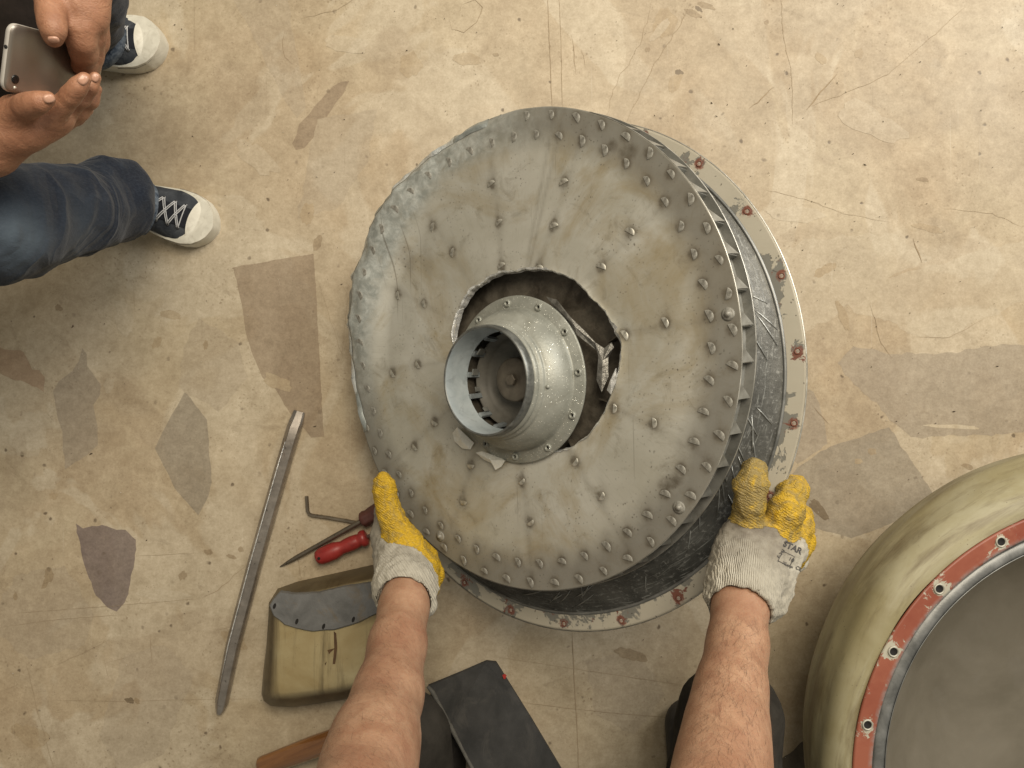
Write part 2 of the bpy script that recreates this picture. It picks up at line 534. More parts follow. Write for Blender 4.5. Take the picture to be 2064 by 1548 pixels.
def m_hub():
    m = Mat('sparkling_grey_green_casting')
    n = m.noise(20, 5, .6)
    col = m.mix(m.ramp(n, [(.35, 0), (.65, 1)]), (.225, .23, .20), (.335, .34, .30))
    col = m.mix(m.math('MULTIPLY', m.ramp(m.noise(14, 6, .7, 1, co=m.map(loc=(2, 2, 2))), [(.52, 0), (.7, 1)]), .5), col, (.18, .175, .14))
    sp = m.voro(420, out='Distance')
    rnd = m.voro(420, out='Color')
    fl = m.math('MULTIPLY', m.ramp(sp, [(.20, 1), (.34, 0)]), m.ramp(m.math('ADD', m.sep(rnd)[0], m.math('MULTIPLY', m.noise(24, 3), .25)), [(.90, 0), (.98, 1)]))
    col = m.mix(fl, col, (.95, .95, .85))
    h = m.math('ADD', m.noise(260, 4, .7), m.math('MULTIPLY', fl, 1.2))
    return m.out(col, m.math('SUBTRACT', .46, m.math('MULTIPLY', fl, .25)), m.math('ADD', .25, m.math('MULTIPLY', fl, .5)), m.bump(h, .5, .0009))
HUB = m_hub()
HUBDARK = m_simple('dark_rim_band', (.10, .105, .10), (.22, .225, .21), 60, (.35, .5), .6, .2)
TUBEIN = m_simple('blue_grey_bore_wall', (.33, .38, .40), (.46, .51, .53), 25, (.35, .5), .1, .15, .0008, (40, .45, (.17, .19, .2)))  # blue-grey tone of the bore wall
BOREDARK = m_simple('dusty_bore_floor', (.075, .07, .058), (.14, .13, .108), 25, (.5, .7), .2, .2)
BOREBOSS = m_simple('brown_boss_metal', (.12, .10, .075), (.20, .17, .13), 45, (.45, .6), .3, .2)

def m_glove():
    m = Mat('glove_knit_and_latex')
    coat = m.attr('coat')
    grime_tone = m.attr('grime_tone')
    # coat edge is ragged
    e = m.math('ADD', coat, m.math('MULTIPLY', m.math('SUBTRACT', m.noise(75, 6, .72), .5), .75))
    k = m.ramp(e, [(.49, 0), (.53, 1)])
    knit = m.math('MULTIPLY', m.wave(420, .6, 2, 3, co=m.map(rot=(0, 0, .35)), direc='X'), m.wave(300, .6, 2, 3, co=m.map(rot=(0, 0, .35)), direc='Y'))
    rib = m.wave(150, .8, 2, 4, co=m.map(rot=(0, 0, .25)), direc='X')
    cuff = m.attr('cuff')
    fab = m.mix(m.noise(26, 5, .65), (.44, .405, .325), (.60, .565, .47))
    g = m.ramp(m.math('ADD', m.math('MULTIPLY', grime_tone, .75), m.math('MULTIPLY', m.math('SUBTRACT', m.noise(34, 6, .7), .5), .9)), [(.05, 0), (.68, 1)])
    fab = m.mix(m.math('MULTIPLY', g, .92), fab, (.165, .14, .11))
    spk = m.math('MULTIPLY', m.ramp(m.voro(330), [(.1, 1), (.22, 0)]), m.ramp(m.noise(30, 3), [(.45, 0), (.6, 1)]))
    fab = m.mix(m.math('MULTIPLY', spk, .55), fab, (.13, .10, .07))
    fab = m.mix(m.math('MULTIPLY', m.math('MULTIPLY', rib, cuff), .22), fab, (.27, .23, .17))
    lat = m.mix(m.noise(40, 5, .65), (.50, .30, .012), (.64, .41, .02))
    wr = m.wave(95, 7, 4, 2.2, co=m.map(rot=(0, 0, .5)), direc='Y')
    wr2 = m.noise(120, 5, .7, 2.0, co=m.map(scale=(.5, 1.5, 1)))
    lg = m.ramp(m.math('ADD', m.noise(48, 6, .72, 1.2), m.math('MULTIPLY', grime_tone, .26)), [(.52, 0), (.76, 1)])
    lat = m.mix(m.math('MULTIPLY', lg, .8), lat, (.20, .165, .085))
    lat = m.mix(m.math('MULTIPLY', m.ramp(wr2, [(.54, 0), (.66, 1)]), .45), lat, (.22, .135, .02))
    col = m.mix(k, fab, lat)
    h = m.math('ADD', m.math('MULTIPLY', m.math('ADD', m.math('MULTIPLY', knit, .5), m.math('MULTIPLY', m.math('MULTIPLY', rib, cuff), 1.6)), m.math('SUBTRACT', 1.0, k)),
               m.math('MULTIPLY', m.math('ADD', m.math('MULTIPLY', wr, .9), m.math('MULTIPLY', wr2, 2.6)), k))
    h = m.math('ADD', h, m.math('MULTIPLY', k, .6))
    return m.out(col, m.math('SUBTRACT', .9, m.math('MULTIPLY', k, .50)), 0, m.bump(h, .75, .0014), spec=.4)
GLOVE = m_glove()
INK = m_simple('black_print', (.035, .032, .03), (.08, .075, .07), 200, (.7, .9), 0, 0)

def m_skin(name, c1, c2, red, sss=.06, crease=1.0):
    m = Mat(name)
    n = m.noise(26, 6, .65, .3)
    col = m.mix(m.ramp(n, [(.34, 0), (.66, 1)]), c1, c2)
    col = m.mix(m.math('MULTIPLY', m.ramp(m.noise(55, 5, .7, .6, co=m.map(loc=(4, 1, 2))), [(.5, 0), (.7, 1)]), .5), col, red)
    v = m.voro(170, 'DISTANCE_TO_EDGE')
    fine = m.noise(320, 4, .7)
    col = m.mix(m.math('MULTIPLY', m.ramp(fine, [(.52, 0), (.70, 1)]), .35), col, red)
    col = m.mix(m.math('MULTIPLY', m.ramp(m.noise(9, 4, .6, .5, co=m.map(loc=(1, 7, 4))), [(.45, 0), (.68, 1)]), .45), col, red)
    h = m.math('ADD', m.math('MULTIPLY', m.ramp(v, [(0, 0), (.12, 1)]), .25), m.math('ADD', m.math('MULTIPLY', fine, .5), m.math('MULTIPLY', n, .5 * crease)))
    cre = m.noise(38, 5, .7, 1.2, co=m.map(scale=(1, 1, .5), loc=(3, 3, 3)))
    crl = m.ramp(m.math('ABSOLUTE', m.math('SUBTRACT', cre, .5)), [(.0, 0), (.05, 1)])
    col = m.mix(m.math('MULTIPLY', m.math('SUBTRACT', 1.0, crl), .28 * crease), col, red)
    h = m.math('ADD', h, m.math('MULTIPLY', crl, .5 * crease))
    return m.out(col, m.ramp(fine, [(.3, .44), (.7, .60)]), 0, m.bump(h, .38, .0013), spec=.4,
                 Subsurface_Weight=sss, Subsurface_Radius=(.9, .35, .2), Subsurface_Scale=.006)
SKIN1 = m_skin('sunburnt_forearm_skin', (.30, .165, .098), (.41, .25, .158), (.24, .105, .062), crease=.12)
SKIN2 = m_skin('tanned_hand_skin', (.31, .15, .085), (.40, .205, .12), (.235, .10, .055))
NAIL = m_simple('fingernail', (.40, .215, .145), (.48, .28, .195), 60, (.22, .3), 0, 0)
HAIR = m_simple('dark_arm_hair', (.07, .038, .02), (.13, .07, .04), 60, (.5, .6), 0, 0)

def m_denim():
    m = Mat('faded_denim')
    tw = m.noise(420, 3, .6, co=m.map(scale=(1, 1, .35), rot=(.4, .3, .8)))
    n = m.noise(9, 5, .6)
    col = m.mix(n, (.007, .010, .018), (.014, .020, .033))
    f = m.math('MULTIPLY', m.attr('fade'), m.ramp(m.noise(34, 5, .7, co=m.map(scale=(1, 1, .3))), [(.25, .5), (.75, 1.1)]), clamp=True)
    col = m.mix(m.math('MULTIPLY', f, .9), col, (.10, .13, .155))
    col = m.mix(m.math('MULTIPLY', m.ramp(tw, [(.45, 0), (.62, 1)]), .2), col, (.06, .075, .10))
    fo = m.noise(5.5, 3, .5, 1.2, co=m.map(scale=(1, .6, 1.3)))
    rid = m.ramp(m.math('ABSOLUTE', m.math('SUBTRACT', fo, .5)), [(.0, 1), (.11, 0)])
    col = m.mix(m.math('MULTIPLY', rid, .12), col, (.075, .095, .125))
    nb = m.bump(rid, .55, .006)
    return m.out(col, .9, 0, m.bump(m.math('ADD', tw, m.math('MULTIPLY', m.noise(70, 5, .7), 2)), .4, .0014, nb), spec=.2, Sheen_Weight=.12)
DENIM = m_denim()
HEMM = m_simple('worn_denim_hem', (.035, .05, .075), (.17, .20, .235), 120, (.8, .95), 0, .5, .0012, spec=.2)
JACKET = m_simple('dark_brown_jacket_cloth', (.012, .009, .007), (.024, .018, .015), 40, (.85, .95), 0, .3, .001, spec=.15)
TROUSER = m_simple('black_work_trouser_cloth', (.017, .015, .012), (.036, .032, .026), 18, (.85, .95), 0, .4, .0015, spec=.15)
TSHIRT = m_simple('grey_work_shirt_cloth', (.06, .06, .06), (.10, .10, .10), 18, (.85, .95), 0, .3)
CANVAS = m_simple('washed_black_canvas', (.020, .023, .028), (.056, .061, .068), 34, (.85, .95), 0, .5, .001, (40, .5, (.09, .095, .10)), spec=.2)
TONGUE = m_simple('dark_navy_tongue', (.010, .011, .014), (.02, .022, .027), 34, (.85, .95), 0, .4, spec=.2)
RUBBERW = m_simple('off_white_rubber', (.56, .53, .44), (.70, .67, .57), 34, (.45, .6), 0, .15, .0006, (45, .35, (.36, .32, .24)))
LACE = m_simple('grey_cord', (.38, .38, .38), (.55, .55, .55), 400, (.8, .9), 0, .4, .0005)
STITCH = m_simple('dark_stitch_line', (.15, .13, .10), (.22, .19, .15), 100, (.8, .9), 0, 0)  # dark stitched line round the foxing
EYELET = m_simple('gunmetal_eyelet', (.16, .16, .16), (.3, .3, .3), 100, (.3, .4), .9, 0)

PHONE = m_simple('champagne_grey_anodised', (.27, .235, .195), (.31, .27, .225), 9, (.34, .4), .75, .06, .0003)
PHONEEDGE = m_simple('polished_phone_edge', (.66, .62, .56), (.74, .70, .64), 40, (.3, .36), .45, 0)
BLACKGL = m_simple('black_glass', (.006, .006, .006), (.012, .012, .012), 40, (.08, .12), 0, 0)

def m_steel(name, c1, c2, rust=.5):
    m = Mat(name)
    n = m.noise(26, 6, .65)
    st = m.noise(9, 5, .7, co=m.map(scale=(1, 14, 14)))
    col = m.mix(m.ramp(n, [(.35, 0), (.65, 1)]), c1, c2)
    r = m.ramp(m.noise(42, 6, .75, .6, co=m.map(loc=(3, 2, 1))), [(.56, 0), (.68, 1)])
    col = m.mix(m.math('MULTIPLY', r, rust), col, (.075, .05, .03))
    V = m.ramp(m.noise(95, 5, .7), [(.63, 0), (.68, 1)])
    col = m.mix(m.math('MULTIPLY', V, .6), col, (.035, .028, .02))
    return m.out(col, m.math('ADD', m.ramp(st, [(.3, .28), (.7, .5)]), m.math('MULTIPLY', r, .2)), .8, m.bump(n, .25, .001))
STEEL = m_steel('worn_tool_steel', (.27, .24, .21), (.42, .38, .335))
STEELD = m_steel('dark_tool_steel', (.15, .125, .095), (.23, .195, .15), .6)
REDP = m_simple('worn_red_plastic', (.23, .02, .018), (.31, .03, .025), 35, (.3, .45), 0, .1, .0006, (60, .45, (.10, .018, .014)))
MAROON = m_simple('grimy_maroon_plastic', (.055, .018, .014), (.095, .03, .022), 45, (.4, .6), 0, .3, .0012)
def m_wood():
    m = Mat('varnished_handle_wood')
    g = m.noise(6, 5, .65, .6, co=m.map(scale=(1, 9, 9)))
    col = m.mix(m.ramp(g, [(.3, 0), (.7, 1)]), (.14, .052, .014), (.30, .13, .04))
    return m.out(col, .13, .25, m.bump(m.noise(75, 4, .6), .4, .0014), spec=.7, Coat_Weight=.8, Coat_Roughness=.1)
WOOD = m_wood()
MAT_R = m_simple('dusty_dark_rubber', (.026, .026, .025), (.05, .049, .047), 14, (.6, .8), 0, .3, .001, (20, .4, (.075, .07, .062)), spec=.3)
MAT_E = m_simple('scuffed_rubber_edge', (.07, .068, .06), (.12, .115, .10), 80, (.7, .9), 0, .4)
REDDOT = m_simple('red_paint_drop', (.30, .02, .02), (.42, .04, .03), 100, (.4, .5), 0, 0)
BOOT = m_simple('scuffed_black_leather', (.014, .012, .010), (.035, .03, .025), 24, (.5, .7), 0, .3, .001, (30, .4, (.08, .07, .055)))

def m_olive(name, c1, c2, streak=(.10, .07, .03), ax=(9, 1.2, 1)):
    m = Mat(name)
    n = m.noise(9, 5, .6, .3)
    col = m.mix(m.ramp(n, [(.33, 0), (.68, 1)]), c1, c2)
    st = m.ramp(m.noise(3.2, 6, .7, .4, co=m.map(scale=ax)), [(.53, 0), (.72, 1)])
    col = m.mix(m.math('MULTIPLY', st, .62), col, streak)
    sp = m.math('MULTIPLY', m.ramp(m.voro(120, co=m.mix(.02, m.co, m.noise(40, 2, col=True), 'ADD')), [(.07, 1), (.15, 0)]), m.ramp(m.noise(12, 3), [(.45, 0), (.6, 1)]))
    col = m.mix(m.math('MULTIPLY', sp, .7), col, (.09, .06, .03))
    gr = m.attr('grime_tone')
    col = m.mix(m.math('MULTIPLY', gr, m.ramp(m.noise(16, 6, .7, .4), [(.25, .75), (.6, 1.0)])), col, streak)
    return m.out(col, m.ramp(n, [(.3, .32), (.7, .5)]), 0, m.bump(m.noise(45, 5, .65), .25, .001), spec=.5)
OLIVE = m_olive('olive_cream_paint', (.28, .21, .095), (.41, .345, .195), (.045, .029, .011), (16, 1.0, 1))

def m_duct():
    m = Mat('olive_glassfibre')
    x, y, z = m.sep()
    ang = m.math('ARCTAN2', y, x)
    rad = m.math('SQRT', m.math('ADD', m.math('MULTIPLY', x, x), m.math('MULTIPLY', y, y)))
    arc = m.comb(m.math('MULTIPLY', ang, 1.3), m.math('MULTIPLY', m.math('ADD', rad, m.math('MULTIPLY', z, .5)), 24), 0)
    s = m.noise(1.6, 6, .62, .3, co=arc)
    n = m.noise(7, 5, .6)
    col = m.mix(m.ramp(n, [(.33, 0), (.68, 1)]), (.225, .192, .098), (.30, .268, .158))
    col = m.mix(m.ramp(s, [(.46, 0), (.70, .6)]), col, (.41, .39, .285))
    s2 = m.noise(1.9, 6, .66, .3, co=m.comb(m.math('MULTIPLY', ang, 1.7), m.math('MULTIPLY', m.math('ADD', rad, m.math('MULTIPLY', z, -.8)), 18), 2.0))
    col = m.mix(m.ramp(s2, [(.50, 0), (.70, .75)]), col, (.12, .09, .045))
    sp = m.math('MULTIPLY', m.ramp(m.voro(120), [(.06, 1), (.13, 0)]), m.ramp(m.noise(14, 3), [(.45, 0), (.6, 1)]))
    col = m.mix(m.math('MULTIPLY', sp, .7), col, (.09, .06, .03))
    h = m.math('ADD', s, m.math('MULTIPLY', m.noise(55, 5, .6), .4))
    return m.out(col, m.ramp(n, [(.3, .40), (.7, .55)]), 0, m.bump(h, .35, .003), spec=.4)
DUCT = m_duct()

def m_red():
    m = Mat('chipped_red_oxide_paint')
    n = m.noise(9, 5, .6)
    col = m.mix(m.ramp(n, [(.35, 0), (.65, 1)]), (.205, .05, .03), (.28, .088, .05))
    near = m.attr('nearhole')
    ch = m.ramp(m.math('ADD', m.noise(38, 7, .75, .7), m.math('MULTIPLY', near, .27)), [(.625, 0), (.65, 1)])
    col = m.mix(ch, col, (.40, .38, .30))
    sc = m.ramp(m.noise(30, 5, .7, co=m.map(loc=(1, 4, 0))), [(.55, 0), (.75, 1)])
    col = m.mix(m.math('MULTIPLY', sc, .35), col, (.36, .15, .09))
    ed = m.attr('edge')
    col = m.mix(m.math('MULTIPLY', ed, m.ramp(m.noise(60, 5, .7), [(.35, 0), (.6, 1)])), col, (.25, .25, .24))
    return m.out(col, m.ramp(n, [(.3, .36), (.7, .52)]), 0, m.bump(m.math('SUBTRACT', m.math('MULTIPLY', m.noise(60, 4), .3), ch), .35, .0007))
REDPAINT = m_red()
DISH = m_simple('brushed_dusty_dish', (.165, .145, .108), (.22, .195, .15), 6, (.38, .5), .35, .1, .0008, (13, .25, (.22, .20, .165)))
LIPM = m_simple('grey_lip_metal', (.14, .142, .135), (.27, .272, .26), 24, (.35, .5), .55, .2)
GREYP = m_simple('blue_grey_gasket_paint', (.105, .105, .102), (.175, .175, .172), 22, (.5, .7), .1, .4, .0012, (14, .8, (.15, .11, .062)))
HOLE = m_simple('black_hole_bottom', (.008, .007, .006), (.014, .012, .01), 30, (.9, .95), 0, 0)
CHIP = m_simple('bright_swarf', (.6, .58, .5), (.85, .82, .74), 60, (.3, .5), .6, 0)
GRIT = m_simple('dark_grit', (.05, .035, .02), (.13, .09, .055), 60, (.8, .9), 0, 0)

# ------------------------------------------------------------------ the floor
def ragged(poly, amp=.003, step=.008, seed=0):
    out = []
    n = len(poly)
    for i in range(n):
        a, b = Vector(poly[i]), Vector(poly[(i + 1) % n])
        L = (b - a).length; k = max(1, int(L / step))
        nrm = Vector((-(b - a).y, (b - a).x)).normalized()
        for j in range(k):
            p = a.lerp(b, j / k)
            e = min(1, min(j, k - j) / 2)
            out.append(p + nrm * amp * e * (mnoise.noise(Vector((p.x * 40, p.y * 40, seed))) + .6 * mnoise.noise(Vector((p.x * 130, p.y * 130, seed + 5)))))
    return out

fl = mk('floor', [(-4, -4, 0), (4, -4, 0), (4, 4, 0), (-4, 4, 0)], [(0, 1, 2, 3)], FLOOR, smooth=False)
tag(fl, 'worn beige concrete floor with patches, cracks and scratches', 'floor', kind='structure')

PN = [0]
def patch(px, mat, lev=1, amp=.003, seed=0):
    poly = ragged([P(x, y).xy for x, y in px], amp, .008, seed)
    PN[0] += 1
    z = .00012 + .000004 * PN[0]
    o = mk('floor_patch', [(p.x, p.y, z) for p in poly], [tuple(range(len(poly)))], mat, fl, smooth=False)
    bm = bmesh.new(); bm.from_mesh(o.data)
    bmesh.ops.triangulate(bm, faces=bm.faces); bmesh.ops.recalc_face_normals(bm, faces=bm.faces)
    for f in bm.faces:
        if f.normal.z < 0: f.normal_flip()
    bm.to_mesh(o.data); bm.free()
    return o
patch([(470, 539), (632, 511), (637, 582), (644, 717), (653, 880), (627, 882), (590, 839), (573, 816), (556, 785), (529, 761), (510, 717), (495, 670), (488, 616)], FILM[0], 2, .002, 1)
patch([(166, 702), (175, 714), (176, 738), (203, 775), (202, 795), (188, 816), (197, 863), (197, 897), (176, 917), (131, 946), (126, 870), (115, 836), (107, 789), (119, 768), (146, 748), (159, 728)], FILM[3], 1, .003, 2)
patch([(373, 789), (417, 846), (427, 972), (420, 1000), (400, 1039), (352, 984), (339, 955), (312, 904), (332, 863)], FILM[1], 2, .002, 3)
patch([(153, 1055), (167, 1065), (206, 1058), (235, 1068), (253, 1068), (274, 1088), (272, 1127), (262, 1178), (251, 1215), (235, 1233), (216, 1224), (193, 1200), (176, 1156), (163, 1108)], FILM[2], 1, .005, 4)
patch([(704, 163), (688, 165), (671, 174), (603, 250), (599, 268), (589, 289), (596, 302), (614, 298), (635, 273), (657, 239), (675, 210), (690, 192)], FILM[0], 3, .003, 5)
patch([(440, -60), (577, -60), (580, 0), (617, 217), (599, 239), (574, 203), (498, 47), (470, 0)], FILM[6], 1, .003, 6)
patch([(1688, 732), (1720, 698), (1800, 714), (1909, 710), (1981, 698), (2090, 694), (2090, 867), (1981, 877), (1836, 881), (1808, 857), (1784, 833), (1736, 788)], FILM[3], 2, .006, 7)
patch([(1792, 861), (1888, 1005), (1860, 1040), (1800, 1053), (1752, 1073), (1716, 1085), (1692, 1077), (1632, 1061), (1560, 1010), (1608, 941), (1672, 901)], FILM[1], 2, .004, 8)
patch([(1600, 760), (1640, 790), (1662, 850), (1668, 895), (1608, 935), (1560, 900)], FILM[3], 1, .004, 9)
patch([(1856, 680), (1912, 680), (1985, 640), (2090, 592), (2090, 480), (2000, 496), (1940, 516), (1816, 552), (1700, 590), (1720, 630), (1800, 650)], FILM[4], 1, .009, 10)
patch([(1420, 560), (1640, 480), (1800, 470), (1880, 520), (1790, 560), (1680, 640), (1560, 700), (1440, 660)], FILM[4], 1, .010, 11)
patch([(1570, 1548), (1576, 1528), (1600, 1512), (1622, 1492), (1650, 1478), (1690, 1540), (1690, 1600), (1560, 1600)], FILM[5], 2, .006, 12)
patch([(400, 640), (480, 690), (500, 760), (440, 830), (360, 780), (370, 700)], FILM[6], 1, .006, 14)
patch([(640, 240), (760, 220), (740, 330), (680, 420), (600, 440), (620, 330)], FILM[6], 1, .006, 15)
patch([(30, 1160), (130, 1140), (190, 1240), (170, 1300), (60, 1330), (-30, 1260)], FILM[6], 1, .006, 16)
patch([(250, 1320), (330, 1300), (390, 1360), (330, 1520), (240, 1560), (200, 1480)], FILM[6], 1, .006, 17)
patch([(0, 700), (40, 705), (90, 760), (88, 790), (50, 770), (-20, 745)], m_floor('reddish_stain', (.26, .155, .09), .6), 1, .009, 18)
patch([(1180, 1330), (1290, 1310), (1340, 1400), (1280, 1480), (1200, 1440)], FILM[6], 1, .006, 20)

def blob(x, y, rx, ry, rot, mat, seed, amp=.4):
    px = []
    for k in range(22):
        t = 2 * PI * k / 22
        q = 1 + amp * (mnoise.noise(Vector((math.cos(t) * 1.6, math.sin(t) * 1.6, seed * 3.1))) + .6 * mnoise.noise(Vector((math.cos(t) * 4, math.sin(t) * 4, seed * 1.7))))
        u, v = rx * q * math.cos(t), ry * q * math.sin(t)
        px.append((x + u * math.cos(rot) - v * math.sin(rot), y + u * math.sin(rot) + v * math.cos(rot)))
    return patch(px, mat, 1, .0015, seed)
STAIN = [m_floor('brown_stain', (.20, .14, .075), .62), m_floor('tan_stain', (.30, .22, .125), .55), m_floor('dark_spot', (.10, .07, .04), .8), m_floor('chalky_scuff', (.47, .41, .31), .28)]
for k, (x, y, rx, ry, ro, mi) in enumerate([
        (1398, 28, 20, 6, .4, 0), (1424, 12, 17, 6, .3, 0), (1408, 18, 9, 4, .6, 2), (1369, 146, 9, 6, .3, 2), (1360, 168, 12, 20, .5, 1), (1336, 50, 22, 30, .4, 1),
        (262, 1412, 9, 6, .2, 2), (276, 1412, 7, 5, 1, 0), (368, 1160, 8, 10, .3, 0), (420, 1113, 8, 6, .2, 0), (466, 1122, 10, 4, .3, 0), (486, 1108, 5, 6, 0, 0),
        (108, 1000, 10, 8, 0, 1), (98, 1160, 9, 14, .2, 0), (92, 1175, 5, 12, .4, 0), (32, 1202, 4, 8, 0, 0), (345, 635, 20, 8, .2, 1), (317, 690, 8, 13, .6, 1), (415, 695, 5, 9, .1, 0),
        (220, 775, 10, 14, .2, 3), (118, 620, 8, 6, .7, 0), (1165, 327, 6, 6, 0, 2), (1190, 390, 16, 5, .8, 1), (1270, 320, 18, 10, .2, 1), (1385, 300, 6, 7, .3, 0),
        (1655, 118, 14, 8, .7, 1), (1732, 108, 8, 11, .4, 1), (1545, 45, 5, 4, 0, 0), (1305, 100, 5, 5, 0, 0), (1870, 460, 30, 7, .25, 1), (1860, 362, 13, 4, .1, 0), (1662, 545, 26, 10, -.5, 1),
        (1757, 910, 9, 7, .1, 0), (1730, 930, 8, 6, .1, 1), (1950, 940, 12, 5, .3, 0), (1650, 1025, 26, 10, .9, 2), (940, 120, 30, 12, .1, 1), (828, 130, 26, 22, 0, 1), (1000, 110, 6, 4, 0, 0),
        (620, 430, 14, 22, .2, 1), (640, 490, 8, 14, .4, 0), (560, 770, 30, 14, .4, 1), (1700, 640, 34, 8, 1.2, 1), (1920, 860, 60, 4, .05, 3), (1600, 430, 60, 16, .1, 3), (1760, 250, 70, 30, .5, 3),
        (1330, 60, 30, 9, 2.2, 3), (160, 420, 40, 18, .3, 3), (520, 320, 50, 22, .7, 3), (700, 90, 44, 18, .2, 3), (250, 640, 40, 16, 1.3, 3), (60, 880, 34, 40, .2, 3), (330, 1200, 46, 14, .1, 3), (1270, 1320, 30, 12, .3, 0), (470, 1290, 30, 14, .5, 1), (60, 1480, 40, 20, .4, 1)]):
    blob(x, y, rx, ry, ro, STAIN[mi], 40 + k)

def crack(px, w=.0012, jag=.0025, seed=0, mat=None):
    pts = [P(x, y).xy for x, y in px]
    fine = []
    for i in range(len(pts) - 1):
        L = (pts[i + 1] - pts[i]).length; k = max(1, int(L / .01))
        for j in range(k): fine.append(pts[i].lerp(pts[i + 1], j / k))
    fine.append(pts[-1])
    V, F = [], []
    for i, p in enumerate(fine):
        t = (fine[min(i + 1, len(fine) - 1)] - fine[max(i - 1, 0)]).normalized()
        nr = Vector((-t.y, t.x))
        q = p + nr * jag * mnoise.noise(Vector((p.x * 60, p.y * 60, seed)))
        e = min(1, min(i, len(fine) - 1 - i) / 3 + .15)
        ww = .75 * w * e * (.55 + .75 * abs(mnoise.noise(Vector((p.x * 90, p.y * 90, seed + 3)))))
        V += [(*(q + nr * ww * .5), .0008), (*(q - nr * ww * .5), .0008)]
        if i: F.append((2 * i - 2, 2 * i - 1, 2 * i + 1, 2 * i))
    o = mk('crack', V, F, mat or CRACK, fl, smooth=False)
    for pnt in o.data.polygons:
        if pnt.normal.z < 0: pnt.flip()
    return o
crack([(1103, -20), (1108, 90), (1113, 225)], .0018, .001, 1)
crack([(1127, -20), (1131, 100), (1134, 225)], .0012, .001, 2)
crack([(1153, 1270), (1158, 1380), (1163, 1460), (1168, 1600)], .0016, .001, 3)
crack([(1050, 1415), (1150, 1428), (1250, 1438), (1385, 1449)], .0013, .001, 4)
crack([(990, 1322), (1160, 1348), (1385, 1382)], .0009, .001, 5)
crack([(1390, 10), (1372, 50), (1332, 110), (1300, 165), (1262, 250)], .0011, .004, 6)
crack([(1316, 0), (1290, 90), (1240, 170), (1222, 235)], .0009, .005, 7)
crack([(1573, -10), (1580, 80), (1596, 150), (1598, 260)], .0011, .003, 8)
crack([(1950, 10), (1860, 90), (1790, 150), (1700, 190), (1630, 215)], .0010, .003, 9)
crack([(500, 1138), (470, 1160), (440, 1190), (405, 1207)], .0016, .006, 10)
crack([(400, 1207), (250, 1219), (30, 1236)], .0010, .0012, 11)
crack([(250, 1239), (120, 1248), (0, 1264)], .0009, .001, 12)
crack([(230, 1285), (160, 1320), (100, 1346)], .0009, .002, 13)
crack([(270, 1322), (210, 1337)], .0009, .001, 14)
crack([(302, 1276), (308, 1350)], .0010, .001, 15)
crack([(208, 1320), (222, 1380)], .0009, .001, 16)
crack([(50, 1320), (75, 1430), (112, 1560)], .0010, .002, 17)
crack([(105, 1411), (250, 1414), (330, 1411), (510, 1408)], .0008, .001, 18)
crack([(0, 1395), (40, 1378)], .0010, .001, 19)
crack([(595, 1090), (606, 1160), (614, 1190)], .0013, .001, 20)
crack([(690, 1125), (695, 1158)], .0022, .001, 21)
crack([(425, 1274), (478, 1260)], .0012, .001, 22)
crack([(575, 60), (568, 85), (574, 115), (590, 132)], .0020, .003, 23)
crack([(1510, 220), (1560, 175)], .0035, .003, 24)
crack([(1625, 222), (1655, 185), (1688, 150)], .0050, .004, 25)
crack([(1840, 480), (1858, 530)], .0045, .002, 26)
crack([(1640, 820), (1658, 840), (1672, 856)], .0030, .003, 27)
crack([(1752, 610), (1775, 690), (1800, 725)], .0014, .004, 28)
crack([(1152, 70), (1158, 110), (1160, 150)], .0018, .004, 29)
crack([(1172, 100), (1180, 138)], .0022, .004, 30)
crack([(1840, 677), (1860, 681), (1915, 680), (1985, 642)], .0009, .003, 31)
crack([(1900, 420), (2000, 430), (2064, 460)], .0009, .004, 32)
crack([(1530, 380), (1620, 400), (1700, 430), (1800, 450)], .0008, .003, 33)
crack([(640, 560), (690, 720), (705, 540)], .0007, .004, 34)
crack([(600, 40), (680, 20), (720, -5)], .0010, .003, 35)
crack([(270, 580), (272, 630)], .0009, .001, 36)
crack([(930, 10), (958, 0), (972, 15), (962, 45), (935, 66), (910, 60), (905, 40)], .0016, .003, 37)
crack([(560, 560), (565, 575)], .0013, .0002, 38, CHIP)
crack([(1480, 1455), (1490, 1470)], .0020, .001, 39)
crack([(1232, 1474), (1250, 1475)], .0038, .001, 40)
crack([(270, 1120), (400, 1115)], .0008, .002, 41)

def scatter(name, mat, n, size, label, flat=.35, seed=1, dens=None):
    r = random.Random(seed)
    V, F = [], []
    c = 0
    while c < n:
        x, y = r.uniform(0, 2064), r.uniform(0, 1548)
        if dens and r.random() > dens(x, y): continue
        c += 1
        p = P(x, y); s = r.uniform(*size) * (1 if r.random() < .9 else 1.8)
        a = r.uniform(0, PI); el = r.uniform(.3, 1)
        b = len(V)
        for k in range(4):
            t = a + k * PI / 2 + r.uniform(-.3, .3)
            l = s * (1 if k % 2 == 0 else el * .5)
            V.append((p.x + math.cos(t) * l, p.y + math.sin(t) * l, .0015))
        V.append((p.x, p.y, .0015 + s * flat))
        F += [(b + k, b + (k + 1) % 4, b + 4) for k in range(4)]
    return tag(mk(name, V, F, mat, smooth=False), label, 'debris', kind='stuff')
scatter('grit', GRIT, 420, (.0008, .0022), 'dark grit and crumbs scattered over the concrete', .5, 3,
        lambda x, y: .35 + .65 * (x > 1300) * (y < 1000) + .3 * (x < 700))
scatter('swarf', CHIP, 130, (.0006, .0016), 'bright metal chips scattered over the concrete', .6, 4,
        lambda x, y: .4 + .6 * (x > 1500) * (y > 500))

